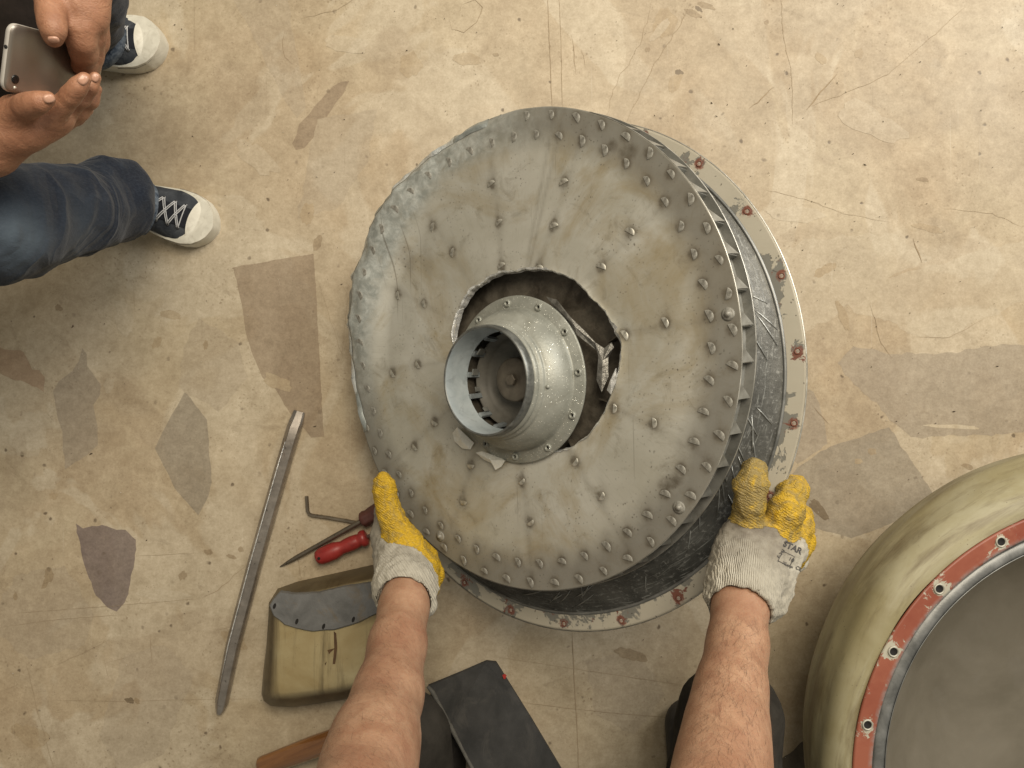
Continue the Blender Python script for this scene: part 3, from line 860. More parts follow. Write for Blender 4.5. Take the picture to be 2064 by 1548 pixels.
# ------------------------------------------------------------------ the fan wheel
n_ = Vector((-.61, -.03, 0)); n_.z = math.sqrt(1 - n_.length_squared)
e2_ = (Vector((0, 1, 0)) - n_ * n_.y).normalized()
e1_ = e2_.cross(n_)
WC = Vector((-.002342, .049182, .309))
WM = Matrix.Translation(WC) @ Matrix((e1_, e2_, n_)).transposed().to_4x4()
wheel = empty('fan_wheel', mat=WM)
tag(wheel, 'round sheet-metal fan wheel with bent tabs, torn centre and crumpled left rim, held tilted', 'fan wheel')
R1 = .36
NB = 49                                    # small blades round the rim
IN0, OUT0 = math.radians(-.7), math.radians(3.0)
tab_spots = []                             # (angle, radius, sooty, size)
for i in range(NB):
    tab_spots.append((IN0 + i * 2 * PI / NB, .320, 1, 1.05))
    if not 88 < math.degrees(OUT0 + i * 2 * PI / NB) < 200:
        tab_spots.append((OUT0 + i * 2 * PI / NB, .3485, 1, 1.05))
for i in range(12):
    a = math.radians(5 + 30 * i)
    tab_spots.append((a, .197, 0, 1.0)); tab_spots.append((a + math.radians(2), .259, 0, 1.0))
tab_spots.append((math.radians(65), .133, 0, 1.0)); tab_spots.append((math.radians(96.2), .131, 0, 1.0))

hole_pts = [(.068, .116), (.123, .093), (.145, .070), (.170, .046), (.191, .008), (.187, -.03), (.175, -.06), (.14, -.116), (.11, -.138), (.071, -.149), (0, -.150),
            (-.071, -.130), (-.10, -.08), (-.112, -.02), (-.108, .049), (-.076, .094), (-.025, .116), (.02, .119)]
HC = (.036, -.016)
_ha = sorted(((math.atan2(y - HC[1], x - HC[0]) % (2 * PI)), math.hypot(x - HC[0], y - HC[1])) for x, y in hole_pts)
def hole_r(t):
    t %= 2 * PI
    xs = [a for a, r in _ha]; rs = [r for a, r in _ha]
    xs = [xs[-1] - 2 * PI] + xs + [xs[0] + 2 * PI]; rs = [rs[-1]] + rs + [rs[0]]
    return float(np.interp(t, xs, rs)) + .0022 * mnoise.noise(Vector((math.cos(t) * 9, math.sin(t) * 9, 2))) + .0012 * mnoise.noise(Vector((math.cos(t) * 30, math.sin(t) * 30, 7)))

def adiff(a, b):
    return (a - b + PI) % (2 * PI) - PI
def damage(x, y):
    """how crumpled the sheet is at a local point: 0..1"""
    t = math.atan2(y, x); r = math.hypot(x, y)
    d = math.degrees(adiff(t, math.radians(146)))
    w = math.exp(-(abs(d) / 36) ** 2.6)
    return w * smooth01((r - .262) / .065)
def plate_h(x, y):
    r = math.hypot(x, y); t = math.atan2(y, x)
    dm = damage(x, y)
    h = .034 * dm * (1 + .12 * mnoise.noise(Vector((x * 14, y * 14, 1))))
    cr = smooth01((r - .305) / .05) * math.exp(-(abs(math.degrees(adiff(t, math.radians(143)))) / 45) ** 3)
    h += cr * (.008 * mnoise.noise(Vector((x * 26, y * 26, 4))) + .0028 * mnoise.noise(Vector((x * 75, y * 75, 9))))
    h -= .030 * smooth01((r - .338) / .03) * cr                       # the rim is hammered over
    h += .0012 * mnoise.noise(Vector((x * 9, y * 9, 6)))
    # lip turned up round the tear
    dh = math.hypot(x - HC[0], y - HC[1]) - hole_r(math.atan2(y - HC[1], x - HC[0]))
    h += .003 * math.exp(-max(dh, 0) / .006) * (0.4 + mnoise.noise(Vector((x * 40, y * 40, 3))))
    return h

tabs_xy = np.array([(r * math.cos(a), r * math.sin(a)) for a, r, s, z in tab_spots])
tabs_soot = np.array([s for a, r, s, z in tab_spots], float)
NA, NR = 420, 112
Vp, dirt, scrape = [], [], []
for i in range(NA):
    t = 2 * PI * i / NA
    hr = hole_r(t)
    ix, iy = HC[0] + hr * math.cos(t), HC[1] + hr * math.sin(t)
    for j in range(NR):
        s = j / (NR - 1)
        Rr = R1
        ox, oy = R1 * math.cos(t), R1 * math.sin(t)
        x, y = ix + (ox - ix) * s, iy + (oy - iy) * s
        ang = math.atan2(y, x)
        if s > .8:
            wob = math.exp(-(abs(math.degrees(adiff(ang, math.radians(143)))) / 46) ** 3) * smooth01((s - .8) / .2)
            k = 1 + wob * (.016 * mnoise.noise(Vector((math.cos(ang) * 8, math.sin(ang) * 8, 3))) + .006 * mnoise.noise(Vector((math.cos(ang) * 24, math.sin(ang) * 24, 8))) - .006)
            x *= k; y *= k
        Vp.append((x, y, plate_h(x, y)))
A = np.array(Vp)
d2 = np.sqrt(((A[:, None, :2] - tabs_xy[None]) ** 2).sum(2))
halo = (np.exp(-(d2 / .0092) ** 4) * (.50 + .2 * tabs_soot) + .30 * np.exp(-(d2 / .017) ** 2)).max(1)
# rain-streak smear of each inner tab
sm = d2 * 0
dv = A[:, None, :2] - tabs_xy[None]
sm = np.exp(-(dv[..., 0] / .008) ** 2) * np.exp(-np.maximum(dv[..., 1], 0) / .022) * np.exp(-np.maximum(-dv[..., 1], 0) / .006)
streak = (sm * .45 * (1 - .2 * tabs_soot)).max(1)
angs = np.arctan2(A[:, 1], A[:, 0]); rr = np.hypot(A[:, 0], A[:, 1])
line = np.zeros(len(A))
for i in range(12):
    dd = np.abs((angs - math.radians(5.5 + 30 * i) + PI) % (2 * PI) - PI) * rr
    line = np.maximum(line, np.exp(-(dd / .006) ** 2) * .30)
for a in (73, 75.5):
    dd = np.abs((angs - math.radians(a) + PI) % (2 * PI) - PI) * rr
    line = np.maximum(line, np.exp(-(dd / .0035) ** 2) * .5)
line *= (rr > .1)
dirt = np.clip(halo + streak + line, 0, 1)
def blot(x, y, sx, sy, rot, k):
    global dirt
    c, s = math.cos(rot), math.sin(rot)
    u = (A[:, 0] - x) * c + (A[:, 1] - y) * s; v = -(A[:, 0] - x) * s + (A[:, 1] - y) * c
    nz = np.array([mnoise.noise(Vector((p[0] * 70, p[1] * 70, 2))) for p in A]) * .5 if False else 0
    dirt = np.maximum(dirt, k / (1 + np.exp(((u / sx) ** 2 + (v / sy) ** 2 - 1) * 4)))
blot(-.215, .165, .016, .030, .4, .55); blot(-.170, .155, .014, .028, .1, .40)
blot(.206, .262, .016, .012, .2, .95); blot(.183, .275, .008, .010, .2, .95)
blot(.262, -.178, .020, .010, .35, .95)
scrape = np.array([smooth01((damage(x, y) - .12) / .5) for x, y, z in Vp])
band = np.exp(-(np.abs(np.degrees((angs - math.radians(140) + PI) % (2 * PI) - PI)) / 52) ** 4) * np.clip((rr - .292) / .02, 0, 1)
scrape = np.maximum(scrape, band * .9)
dirt *= (1 - .55 * scrape)
Fp = []
for i in range(NA):
    j = (i + 1) % NA
    for k in range(NR - 1):
        Fp.append((i * NR + k, i * NR + k + 1, j * NR + k + 1, j * NR + k))
# underside so that the sheet has thickness
nv = len(Vp); TH = .0022
Vp2 = Vp + [(x, y, z - TH) for x, y, z in Vp]
Fp2 = Fp + [(d + nv, c + nv, b + nv, a + nv) for a, b, c, d in Fp]
for i in range(NA):
    j = (i + 1) % NA
    Fp2.append((i * NR + NR - 1, i * NR + NR - 1 + nv, j * NR + NR - 1 + nv, j * NR + NR - 1))
    Fp2.append((j * NR, j * NR + nv, i * NR + nv, i * NR))
fp = mk('front_plate', Vp2, Fp2, PLATE, wheel, attrs={'dirt': np.concatenate([dirt, dirt]), 'scrape': np.concatenate([scrape, scrape])})

# bright cut edge of the front plate, and the rear plate with its edge
def ring_band(r0, r1, h0, h1, n=240):
    return lathe([(r0, h0), (r1, h0), (r1, h1), (r0, h1)], n, closed=True)
eb = lathe([(R1 + .0001, -.0022), (R1 + .0006, -.0016), (R1 + .0006, .0001), (R1 + .0001, .0004)], 240, math.radians(-128), math.radians(66))
mk('cut_edge', *eb, EDGEM, wheel)
RH = -.037
rv, rf = lathe([(.0, RH - .002), (.355, RH - .002), (.364, RH - .0015), (.364, RH + .0012), (.355, RH + .001), (.0, RH + .001)], 200)
mk('rear_plate', rv, rf, REARM, wheel, smooth=False)
mk('rear_edge', *lathe([(.3641, RH - .0012), (.3647, RH - .0008), (.3647, RH + .0006), (.3641, RH + .0012)], 240), EDGEM, wheel)

GAPM = m_simple('grey_gap_sheet', (.20, .20, .18), (.32, .315, .285), 22, (.4, .6), .35, .2, .001, (25, .5, (.13, .115, .085)))
PLATE2 = m_simple('scraped_grey_rim', (.25, .275, .26), (.46, .49, .47), 40, (.3, .5), .5, .4, .0015)
mk('rim_wall', *lathe([(.3515, RH + .001), (.3505, -.018), (.3515, -.0024)], 200), GAPM, wheel)
# small curved blades between the plates
def blade_mesh():
    V, F = [], []
    m = 7
    for i in range(m):
        s = i / (m - 1)
        x = .285 + s * .0745; y = -.022 * (1 - s) ** 1.5 + .004
        for h in (RH + .0012, -.0026):
            V.append((x - (.006 if h > -.01 else 0) * (i == m - 1) * 0, y, h))
    V2 = [(x, y + .0018, h) for x, y, h in V]
    nb = len(V)
    for i in range(m - 1):
        F.append((2 * i, 2 * i + 1, 2 * i + 3, 2 * i + 2)); F.append((nb + 2 * i, nb + 2 * i + 2, nb + 2 * i + 3, nb + 2 * i + 1))
    F.append((2 * m - 2, 2 * m - 1, nb + 2 * m - 1, nb + 2 * m - 2))
    b = len(V) + len(V2)
    V3 = [(.3592, .0045, -.0030), (.3575, .0270, -.0030), (.3634, .0062, RH + .003), (.3585, .0045, -.0034), (.3568, .0270, -.0034), (.3626, .0062, RH + .0026)]
    F += [(b, b + 2, b + 1), (b + 5, b + 3, b + 4)]
    return V + V2 + V3, F
BLM = m_simple('blade_sheet', (.22, .22, .20), (.36, .36, .33), 40, (.35, .5), .6, .1)
b0 = mk('blade', *blade_mesh(), BLM, wheel, smooth=False)
b0.matrix_local = Matrix.Rotation(OUT0, 4, 'Z')
for i in range(1, NB):
    a = OUT0 + i * 2 * PI / NB
    inst('blade', b0.data, wheel, Matrix.Rotation(a, 4, 'Z'))

# long blades, seen through the torn hole
V, F = [], []
for i in range(9):
    s = i / 8; x = .158 + s * .127; y = .02 * math.sin(s * 2)
    V += [(x, y, RH + .0015), (x, y, -.004 - (.018 * (1 - s * 4) if s < .25 else 0)), (x, y + .0018, RH + .0015), (x, y + .0018, -.004 - (.018 * (1 - s * 4) if s < .25 else 0))]
    if i:
        a = 4 * (i - 1); b = 4 * i
        F += [(a, a + 1, b + 1, b), (a + 2, b + 2, b + 3, a + 3), (a + 1, a + 3, b + 3, b + 1)]
F.append((0, 2, 3, 1))
lb = mk('long_blade', V, F, CAVM, wheel, smooth=False)
for i in range(12):
    a = math.radians(3 + 30 * i)
    if i == 0: lb.matrix_local = Matrix.Rotation(a, 4, 'Z')
    else: inst('long_blade', lb.data, wheel, Matrix.Rotation(a, 4, 'Z'))

# bent-over tabs: half-moon pads
def tab_mesh(name, mat, rough):
    R, H = .0076, .0011
    V, F = [], []
    rings = [(1.0, -.002), (1.0, .0006), (.94, .0010), (.55, H), (.0, H * .96)]
    na = 11
    for sc, h in rings[:-1]:
        for k in range(na):
            a = -PI / 2 + PI * k / (na - 1)
            V.append((sc * R * math.cos(a) - .25 * R + (1 - sc) * .12 * R, sc * R * 1.08 * math.sin(a), h))
    c = len(V); V.append((-.1 * R, 0, H))
    m = len(rings) - 1
    for l in range(m - 1):
        for k in range(na - 1):
            F.append((l * na + k, l * na + k + 1, (l + 1) * na + k + 1, (l + 1) * na + k))
        F.append((l * na + na - 1, l * na, (l + 1) * na, (l + 1) * na + na - 1))
    for k in range(na - 1): F.append(((m - 1) * na + k, (m - 1) * na + k + 1, c))
    F.append(((m - 1) * na + na - 1, (m - 1) * na, c))
    V = [(x + rough * mnoise.noise(Vector((x * 500, y * 500, z * 300))), y + rough * mnoise.noise(Vector((x * 500 + 9, y * 500, z * 300))), z + rough * mnoise.noise(Vector((x * 400, y * 400, 7)))) for x, y, z in V]
    o = mk(name, V, F, mat, wheel)
    autosmooth(o, 45)
    return o
t_clean = tab_mesh('tab', TABM, .0002)
t_soot = tab_mesh('tab', TABD, .0003)
first = {0: t_clean, 1: t_soot}
rt = random.Random(5)
for a, r, soot, sz in tab_spots:
    x, y = r * math.cos(a), r * math.sin(a)
    h = plate_h(x, y)
    if math.hypot(x - HC[0], y - HC[1]) < hole_r(math.atan2(y - HC[1], x - HC[0])) + .002: continue
    rot = (a + rt.uniform(-.25, .25) + (PI * .5 if soot else PI * .15)) if not soot else rt.uniform(-.5, .5) + .2 + a * .15
    sc = sz * rt.uniform(.82, 1.02)
    dm = damage(x, y)
    nx = -(plate_h(x + .004, y) - plate_h(x - .004, y)) / .008; ny = -(plate_h(x, y + .004) - plate_h(x, y - .004)) / .008
    q = Vector((0, 0, 1)).rotation_difference(Vector((nx, ny, 1)).normalized()).to_matrix().to_4x4()
    Mx = Matrix.Translation((x, y, h)) @ q @ Matrix.Rotation(rot, 4, 'Z') @ Matrix.Diagonal((sc * (1 if soot else .95), sc, sc * (1 - .45 * dm), 1))
    if first.get(soot): first.pop(soot).matrix_local = Mx
    else: inst('tab', (t_soot if soot else t_clean).data, wheel, Mx)

# rivets with washers among the outer tabs
for k, (a, r) in enumerate([(6.3, .345), (322.5, .345), (243.0, .336)]):
    t = math.radians(a)
    v, f = lathe([(.0085, -.001), (.0085, .0012), (.0062, .0018), (.0042, .0022), (.0038, .0042), (.002, .0056), (0, .006)], 20)
    o = mk('rivet', v, f, TABD, wheel)
    o.location = (r * math.cos(t), r * math.sin(t), plate_h(r * math.cos(t), r * math.sin(t)))

# ragged foil lip round the tear (torn strips standing up), in separate pieces
def foil(a0, a1, hmax, wid, seed, mat=ALU, under=0.0):
    V, F = [], []
    n = max(6, int((a1 - a0) / .035)); rj = random.Random(seed); rag = 1.0 if hmax > .009 else .25
    for i in range(n + 1):
        t = a0 + (a1 - a0) * i / n
        hr = hole_r(t)
        e = max(0.0, math.sin(PI * i / n)) ** .5
        c, s = math.cos(t), math.sin(t)
        bx, by = HC[0] + hr * c, HC[1] + hr * s
        z0 = plate_h(HC[0] + (hr + .003) * c, HC[1] + (hr + .003) * s)
        nz = .5 + .5 * mnoise.noise(Vector((t * 6, seed, 0)))
        hh = hmax * e * (.35 + .65 * (rag * rj.random() + (1 - rag) * nz)); ww = .5 * wid * e * (.3 + .9 * (rag * rj.random() + (1 - rag) * nz))
        V.append((bx - .0015 * c, by - .0015 * s, z0 - .003 - under * e))
        V.append((bx + .0008 * c, by + .0008 * s, z0 + hh * .6))
        V.append((bx + (.001 + ww) * c + rj.uniform(-.001, .001), by + (.001 + ww) * s + rj.uniform(-.001, .001), z0 + hh))
        if i:
            a = 3 * (i - 1); b = 3 * i
            F += [(a, a + 1, b + 1, b), (a + 1, a + 2, b + 2, b + 1)]
    return mk('torn_strip', V, F, mat, wheel, smooth=False)
for a0, a1, hm, wd in [(-.62, -.20, .005, .004), (-.22, .12, .012, .010), (.10, .42, .014, .013), (.40, .75, .005, .004), (.74, 1.25, .003, .003), (1.25, 1.75, .004, .007), (1.7, 2.25, .005, .006),
                       (2.2, 2.6, .008, .007), (2.55, 2.95, .007, .006), (2.95, 3.3, .006, .004), (-.98, -.6, .003, .003), (-1.4, -.95, .002, .002)]:
    foil(a0, a1, hm, wd, int(a0 * 100) + 500, under=.004)
RIMF = m_simple('folded_bright_rim', (.45, .475, .46), (.86, .88, .86), 55, (.2, .4), .5, .5, .0015)
for k, (a0, a1) in enumerate([(96, 108), (106, 121), (119, 131), (130, 139), (138, 151), (150, 160), (159, 170), (168, 181), (180, 192), (190, 202)]):
    V, F = [], []
    n = 14
    for i in range(n + 1):
        t = math.radians(a0 + (a1 - a0) * i / n); e = math.sin(PI * i / n) ** .4 if 0 < i < n else 0
        c, sn = math.cos(t), math.sin(t)
        z1 = [mnoise.noise(Vector((c * 22, sn * 22, 20 + q + k))) for q in range(4)]
        for q, (rr0, hh) in enumerate(((.346 + .003 * z1[0], .0008), (.3525 + .004 * z1[1], .0035 + .004 * e * (1 + z1[2])), (.3600 + .003 * z1[3], .0015), (.3605 + .002 * z1[1], -.012 - .004 * z1[0]))):
            x, y = rr0 * c, rr0 * sn
            V.append((x, y, plate_h(min(rr0, .358) * c, min(rr0, .358) * sn) + hh * (e if q < 3 else 1)))
        if i:
            for q in range(3): F.append((4 * i - 4 + q, 4 * i - 3 + q, 4 * i + 1 + q, 4 * i + q))
    mk('folded_rim', V, F, RIMF if k % 3 else PLATE2, wheel)
def flake(px_list, h, seed, thick=.0012):
    rj = random.Random(seed)
    pts = []
    for x, y in px_list:
        D = Vector(((x - 1032) / FPX, (774 - y) / FPX, -1)); O = Vector((0, 0, CAM_H))
        C2 = WC + n_ * h
        p = O + D * ((C2 - O).dot(n_) / D.dot(n_))
        q = p - WC
        pts.append(Vector((q.dot(e1_), q.dot(e2_), h + rj.uniform(-.003, .004))))
    n = len(pts)
    c = sum(pts, Vector()) / n + Vector((0, 0, .004))
    V = [*pts, c] + [p - Vector((0, 0, thick)) for p in [*pts, c]]
    F = [(i, (i + 1) % n, n) for i in range(n)] + [((i + 1) % n + n + 1, i + n + 1, 2 * n + 1) for i in range(n)] + [(i, i + n + 1, (i + 1) % n + n + 1, (i + 1) % n) for i in range(n)]
    return mk('torn_flake', V, F, FOILW, wheel, smooth=False)
FOILW = m_simple('dull_foil_flake', (.66, .66, .60), (.85, .85, .79), 70, (.35, .5), .2, .5, .0015)
flake([(910, 873), (924, 861), (940, 876), (954, 893), (948, 906), (932, 904), (918, 890)], .007, 1)
flake([(962, 912), (975, 909), (990, 917), (1004, 922), (1020, 928), (1012, 940), (1000, 947), (990, 934), (976, 926)], .007, 2)
o = flake([(1222, 786), (1232, 768), (1238, 745), (1243, 742), (1240, 768), (1230, 795)], .006, 8); o.data.materials[0] = ALU
# a folded sheet remnant inside the opening
for px_l, hh, sd in [([(1100, 598), (1122, 604), (1150, 640), (1180, 668), (1205, 695), (1216, 716), (1200, 706), (1165, 675), (1130, 640)], -.014, 3),
                     ([(1198, 690), (1216, 702), (1232, 690), (1236, 700), (1224, 720), (1226, 760), (1215, 790), (1204, 765), (1208, 720)], -.010, 4)]:
    o = flake(px_l, hh, sd); o.data.materials[0] = m_simple('crumpled_grey_remnant', (.19, .18, .16), (.50, .49, .45), 45, (.3, .5), .7, .6, .002)
# dark brown lining of the cavity
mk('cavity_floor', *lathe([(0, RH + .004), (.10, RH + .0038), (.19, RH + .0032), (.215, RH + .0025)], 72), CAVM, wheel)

# ------------------------------------------------------------------ the hub standing in the torn hole
hub_loc = WM @ Vector((.0130, -.0425, .006))
HM = Matrix.Translation(hub_loc) @ Matrix((e1_, e2_, n_)).transposed().to_4x4() @ Matrix.Rotation(math.radians(-1.5), 4, 'Y')
hub = empty('hub', mat=HM)
tag(hub, 'grey-green flared hub with open tube mouth, loose in the torn centre hole of the wheel', 'hub')
prof = [(.098, -.004), (.1235, -.0035), (.1255, -.0025), (.1258, -.0008), (.124, .0008), (.1085, .0016), (.1065, .0032), (.1058, .009), (.1035, .0185), (.0995, .0275), (.0945, .0345), (.0908, .0382), (.0885, .0400), (.0875, .0405), (.0868, .042)]
mk('flared_body', *lathe(prof, 120), HUB, hub)
mk('tube_collar', *lathe([(.0868, .042), (.0866, .0445), (.0855, .047), (.0830, .0478), (.0822, .049), (.0832, .051), (.0832, .0545), (.0818, .0575), (.0802, .058)], 120), HUB, hub)
mk('tube_rim', *lathe([(.0802, .058), (.0808, .0605), (.0806, .067), (.0798, .0715), (.0785, .0728), (.0768, .0727), (.0760, .0716)], 120), HUBDARK, hub)
mk('bore_wall', *lathe([(.0760, .0716), (.0755, .064), (.0748, .050), (.0735, .036), (.072, .028)], 96), TUBEIN, hub)
# slotted cage below the bore: each bar its own piece
NBAR = 13
BARM = m_simple('dark_blue_grey_cage_bar', (.13, .145, .15), (.26, .29, .30), 40, (.4, .6), .2, .2)  # bars darker blue-grey than the bore wall
for i in range(NBAR):
    a = 2 * PI * i / NBAR + .12
    V, F = [], []
    for k in range(4):
        t = a + (k / 3 - .5) * .11
        for r, h in ((.0735, .030), (.0705, .006), (.0665, .006), (.069, .028)):
            V.append((r * math.cos(t), r * math.sin(t), h))
        if k:
            p, q = 4 * (k - 1), 4 * k
            for j in range(4): F.append((p + j, q + j, q + (j + 1) % 4, p + (j + 1) % 4))
    F += [(0, 1, 2, 3), (15, 14, 13, 12)]
    fixn(mk('cage_bar', V, F, BARM, hub, smooth=False))
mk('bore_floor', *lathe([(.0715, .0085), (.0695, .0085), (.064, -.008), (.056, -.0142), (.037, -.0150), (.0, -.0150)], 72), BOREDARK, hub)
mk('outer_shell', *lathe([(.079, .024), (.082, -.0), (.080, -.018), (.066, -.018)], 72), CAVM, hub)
boss = mk('boss', *lathe([(.034, -.015), (.033, .004), (.031, .0055), (.012, .0065), (0, .0065)], 60), BOREBOSS, hub)
vv, ff = lathe([(.0095, .006), (.0095, .013), (.008, .0142), (0, .0142)], 6)
mk('nut', vv, ff, BOREBOSS, boss, smooth=False)
# light patches: bent bright tags in two of the slots
for (a, h, s) in [(2.42, .020, .9), (2.95, .018, .8), (3.36, .014, .6), (3.9, .014, .6)]:
    c, sn = math.cos(a), math.sin(a)
    V = [(.066 * c - .006 * s * sn * k1, .066 * sn + .006 * s * c * k1, h + .008 * s * k2) for k1, k2 in ((-1, -1), (1, -1), (1, 1), (-1, 1))]
    V += [(x - .002 * c, y - .002 * sn, z) for x, y, z in V]
    fixn(mk('bent_tag', V, [(0, 1, 2, 3), (7, 6, 5, 4), (0, 4, 5, 1), (1, 5, 6, 2), (2, 6, 7, 3), (3, 7, 4, 0)], BLM, hub, smooth=False))
hr_px = [(957, 632), (1023, 604), (1089, 616), (1144, 667), (1168, 750), (1153, 834), (1105, 897), (1040, 920), (975, 903)]
HMi = HM.inverted()
rv_v, rv_f = lathe([(.0058, -.0005), (.0060, .0018), (.0050, .0034), (.0036, .0036), (.0025, .0028), (.0022, -.001), (0, -.001)], 18)
rivet_me = None
for k, (x, y) in enumerate(hr_px):
    D = Vector(((x - 1032) / FPX, (774 - y) / FPX, -1)); O = Vector((0, 0, CAM_H))
    p = O + D * ((hub_loc - O).dot(n_) / D.dot(n_))
    q = HMi @ p
    a = math.atan2(q.y, q.x)
    Mx = Matrix.Translation((.1155 * math.cos(a), .1155 * math.sin(a), .0008))
    if rivet_me is None:
        o = mk('hollow_rivet', rv_v, rv_f, HUB, hub); o.matrix_local = Mx; rivet_me = o.data
    else: o = inst('hollow_rivet', rivet_me, hub, Mx)
    hd = mk('rivet_hole', *lathe([(.0023, .0006), (0, .0006)], 12), HOLE, o)
oo = mk('small_screw', *lathe([(.003, 0), (.003, .002), (.0015, .003), (0, .003)], 14), HUB, hub)
oo.matrix_local = Matrix.Translation((.0895 * math.cos(-.1), .0895 * math.sin(-.1), .039)) @ Matrix.Rotation(.8, 4, 'Y')

# ------------------------------------------------------------------ the casing ring behind the wheel
n2_ = Vector((-.578, .01, 0)); n2_.z = math.sqrt(1 - n2_.length_squared)
g2_ = (Vector((0, 1, 0)) - n2_ * n2_.y).normalized(); g1_ = g2_.cross(n2_)
CC = Vector((.05557, .01383, .2345))
CM = Matrix.Translation(CC) @ Matrix((g1_, g2_, n2_)).transposed().to_4x4()
casing = empty('casing_ring', mat=CM)
tag(casing, 'casing ring with chipped cream bolt flange and dark scored liner, behind the fan wheel', 'casing')
R2 = .404
hole_angles = [math.radians(4.3 + 15.05 * i) for i in range(24)]
def flange_mesh(r0, r1, zt, zb, holes, hrad, rh, na=384):
    """flat ring with round holes cut by dropping a ring of quads and stitching a circle"""
    V, F = [], []
    near, inner = [], []
    nr = 9
    radii = [r0 + (r1 - r0) * k / (nr - 1) for k in range(nr)]
    for i in range(na):
        t = 2 * PI * i / na
        for r in radii:
            x, y = r * math.cos(t), r * math.sin(t)
            V.append((x, y, zt + .0006 * mnoise.noise(Vector((x * 12, y * 12, 3)))))
    H = np.array([(hrad * math.cos(a), hrad * math.sin(a)) for a in holes])
    A = np.array(V)[:, :2]
    d = np.sqrt(((A[:, None] - H[None]) ** 2).sum(2))
    j = d.argmin(1); dm = d.min(1)
    # push verts off the hole so that the hole is a clean circle
    for i in range(len(V)):
        if dm[i] < rh * 1.7:
            c = H[j[i]]; v = A[i] - c; L = max(dm[i], 1e-6)
            nd = rh + (dm[i] / (rh * 1.7)) * (rh * .7)
            V[i] = (c[0] + v[0] / L * nd, c[1] + v[1] / L * nd, V[i][2])
    near = np.exp(-np.maximum(dm - rh, 0) / .010)
    inn = np.array([1 - (k / (nr - 1)) for i in range(na) for k in range(nr)])
    for i in range(na):
        i2 = (i + 1) % na
        for k in range(nr - 1):
            q = (i * nr + k, i * nr + k + 1, i2 * nr + k + 1, i2 * nr + k)
            F.append(q)
    nv = len(V)
    V += [(x, y, zb) for x, y, z in V]
    F += [tuple(v + nv for v in reversed(q)) for q in F]
    for i in range(na):
        i2 = (i + 1) % na
        F.append((i * nr, i2 * nr, i2 * nr + nv, i * nr + nv))
        F.append((i2 * nr + nr - 1, i * nr + nr - 1, i * nr + nr - 1 + nv, i2 * nr + nr - 1 + nv))
    return V, F, np.concatenate([near, near]), np.concatenate([inn, inn])
fv, ff, near, inn = flange_mesh(.376, R2, 0, -.003, hole_angles, .394, .0042)
mk('bolt_flange', fv, ff, FLANGE, casing, attrs={'nearhole': near, 'inner': inn})
mk('flange_edge', *lathe([(R2 + .0002, -.003), (R2 + .0012, -.002), (R2 + .0012, .0002), (R2 + .0002, .0006)], 240), EDGEM, casing)
collar_v, collar_f = lathe([(.0048, .0003), (.0044, .0010), (.0036, .0012), (.0028, .0007), (.0026, -.001)], 20)
cm = pk = None
SEENFLOOR = m_simple('pale_floor_in_hole', (.20, .13, .10), (.55, .50, .42), 300, (.6, .8), 0, 0)
for a in hole_angles:
    Mx = Matrix.Translation((.394 * math.cos(a), .394 * math.sin(a), 0))
    if cm is None:
        o = mk('hole_collar', collar_v, collar_f, REDWEAR, casing); o.matrix_local = Mx; cm = o.data
    else: o = inst('hole_collar', cm, casing, Mx)
    if pk is None:
        o2 = mk('hole_floor_view', *lathe([(.0027, .0004), (.0015, .0007), (0, .0007)], 12), SEENFLOOR, o); pk = o2.data  # pale disc added in each hole for the bright floor seen through it
    else: inst('hole_floor_view', pk, o, Matrix.Identity(4))
lp = []
for i in range(15):
    s = i / 14
    lp.append((.305 + .071 * s ** .9, .062 * (1 - s) ** 1.25 + .001))
lv, lf = lathe(lp, 300)
lv = [(x + .0016 * mnoise.noise(Vector((x * 22, y * 22, z * 40))) * x / .37, y + .0016 * mnoise.noise(Vector((x * 22 + 5, y * 22, z * 40))) * y / .37, z) for x, y, z in lv]
mk('liner', lv, lf, LINER, casing)
mk('liner_bead', *lathe([(.3735, .0004), (.3755, .0032), (.3780, .0030), (.3792, .0008)], 240), LIPM, casing)
mk('back_shell', *lathe([(.385, -.003), (.375, -.012), (.355, -.016), (.30, .03), (.305, .062)], 120), REARM, casing)
# loose scored slivers lying along the liner
rj = random.Random(3)
SLV = m_simple('raised_sliver', (.22, .225, .215), (.42, .43, .41), 50, (.3, .45), .6, .2)
for k in range(34):
    a = math.radians(rj.uniform(-118, 36)); s0 = rj.uniform(.30, .62); ln = rj.uniform(.15, .36); sk = rj.uniform(-.16, -.05)
    pts = []
    for u in (0, .33, .66, 1):
        s = min(.97, s0 + ln * u); r = .305 + .071 * s ** .9; h = .062 * (1 - s) ** 1.25 + .001
        t = a + sk * u
        nr, nh = .62, .78
        pts.append(((r - .0006 * nr) * math.cos(t), (r - .0006 * nr) * math.sin(t), h + .0012))
    mk('score_ridge', *tube(pts, [.0003, .0011, .0010, .0003], 5), SLV, casing)

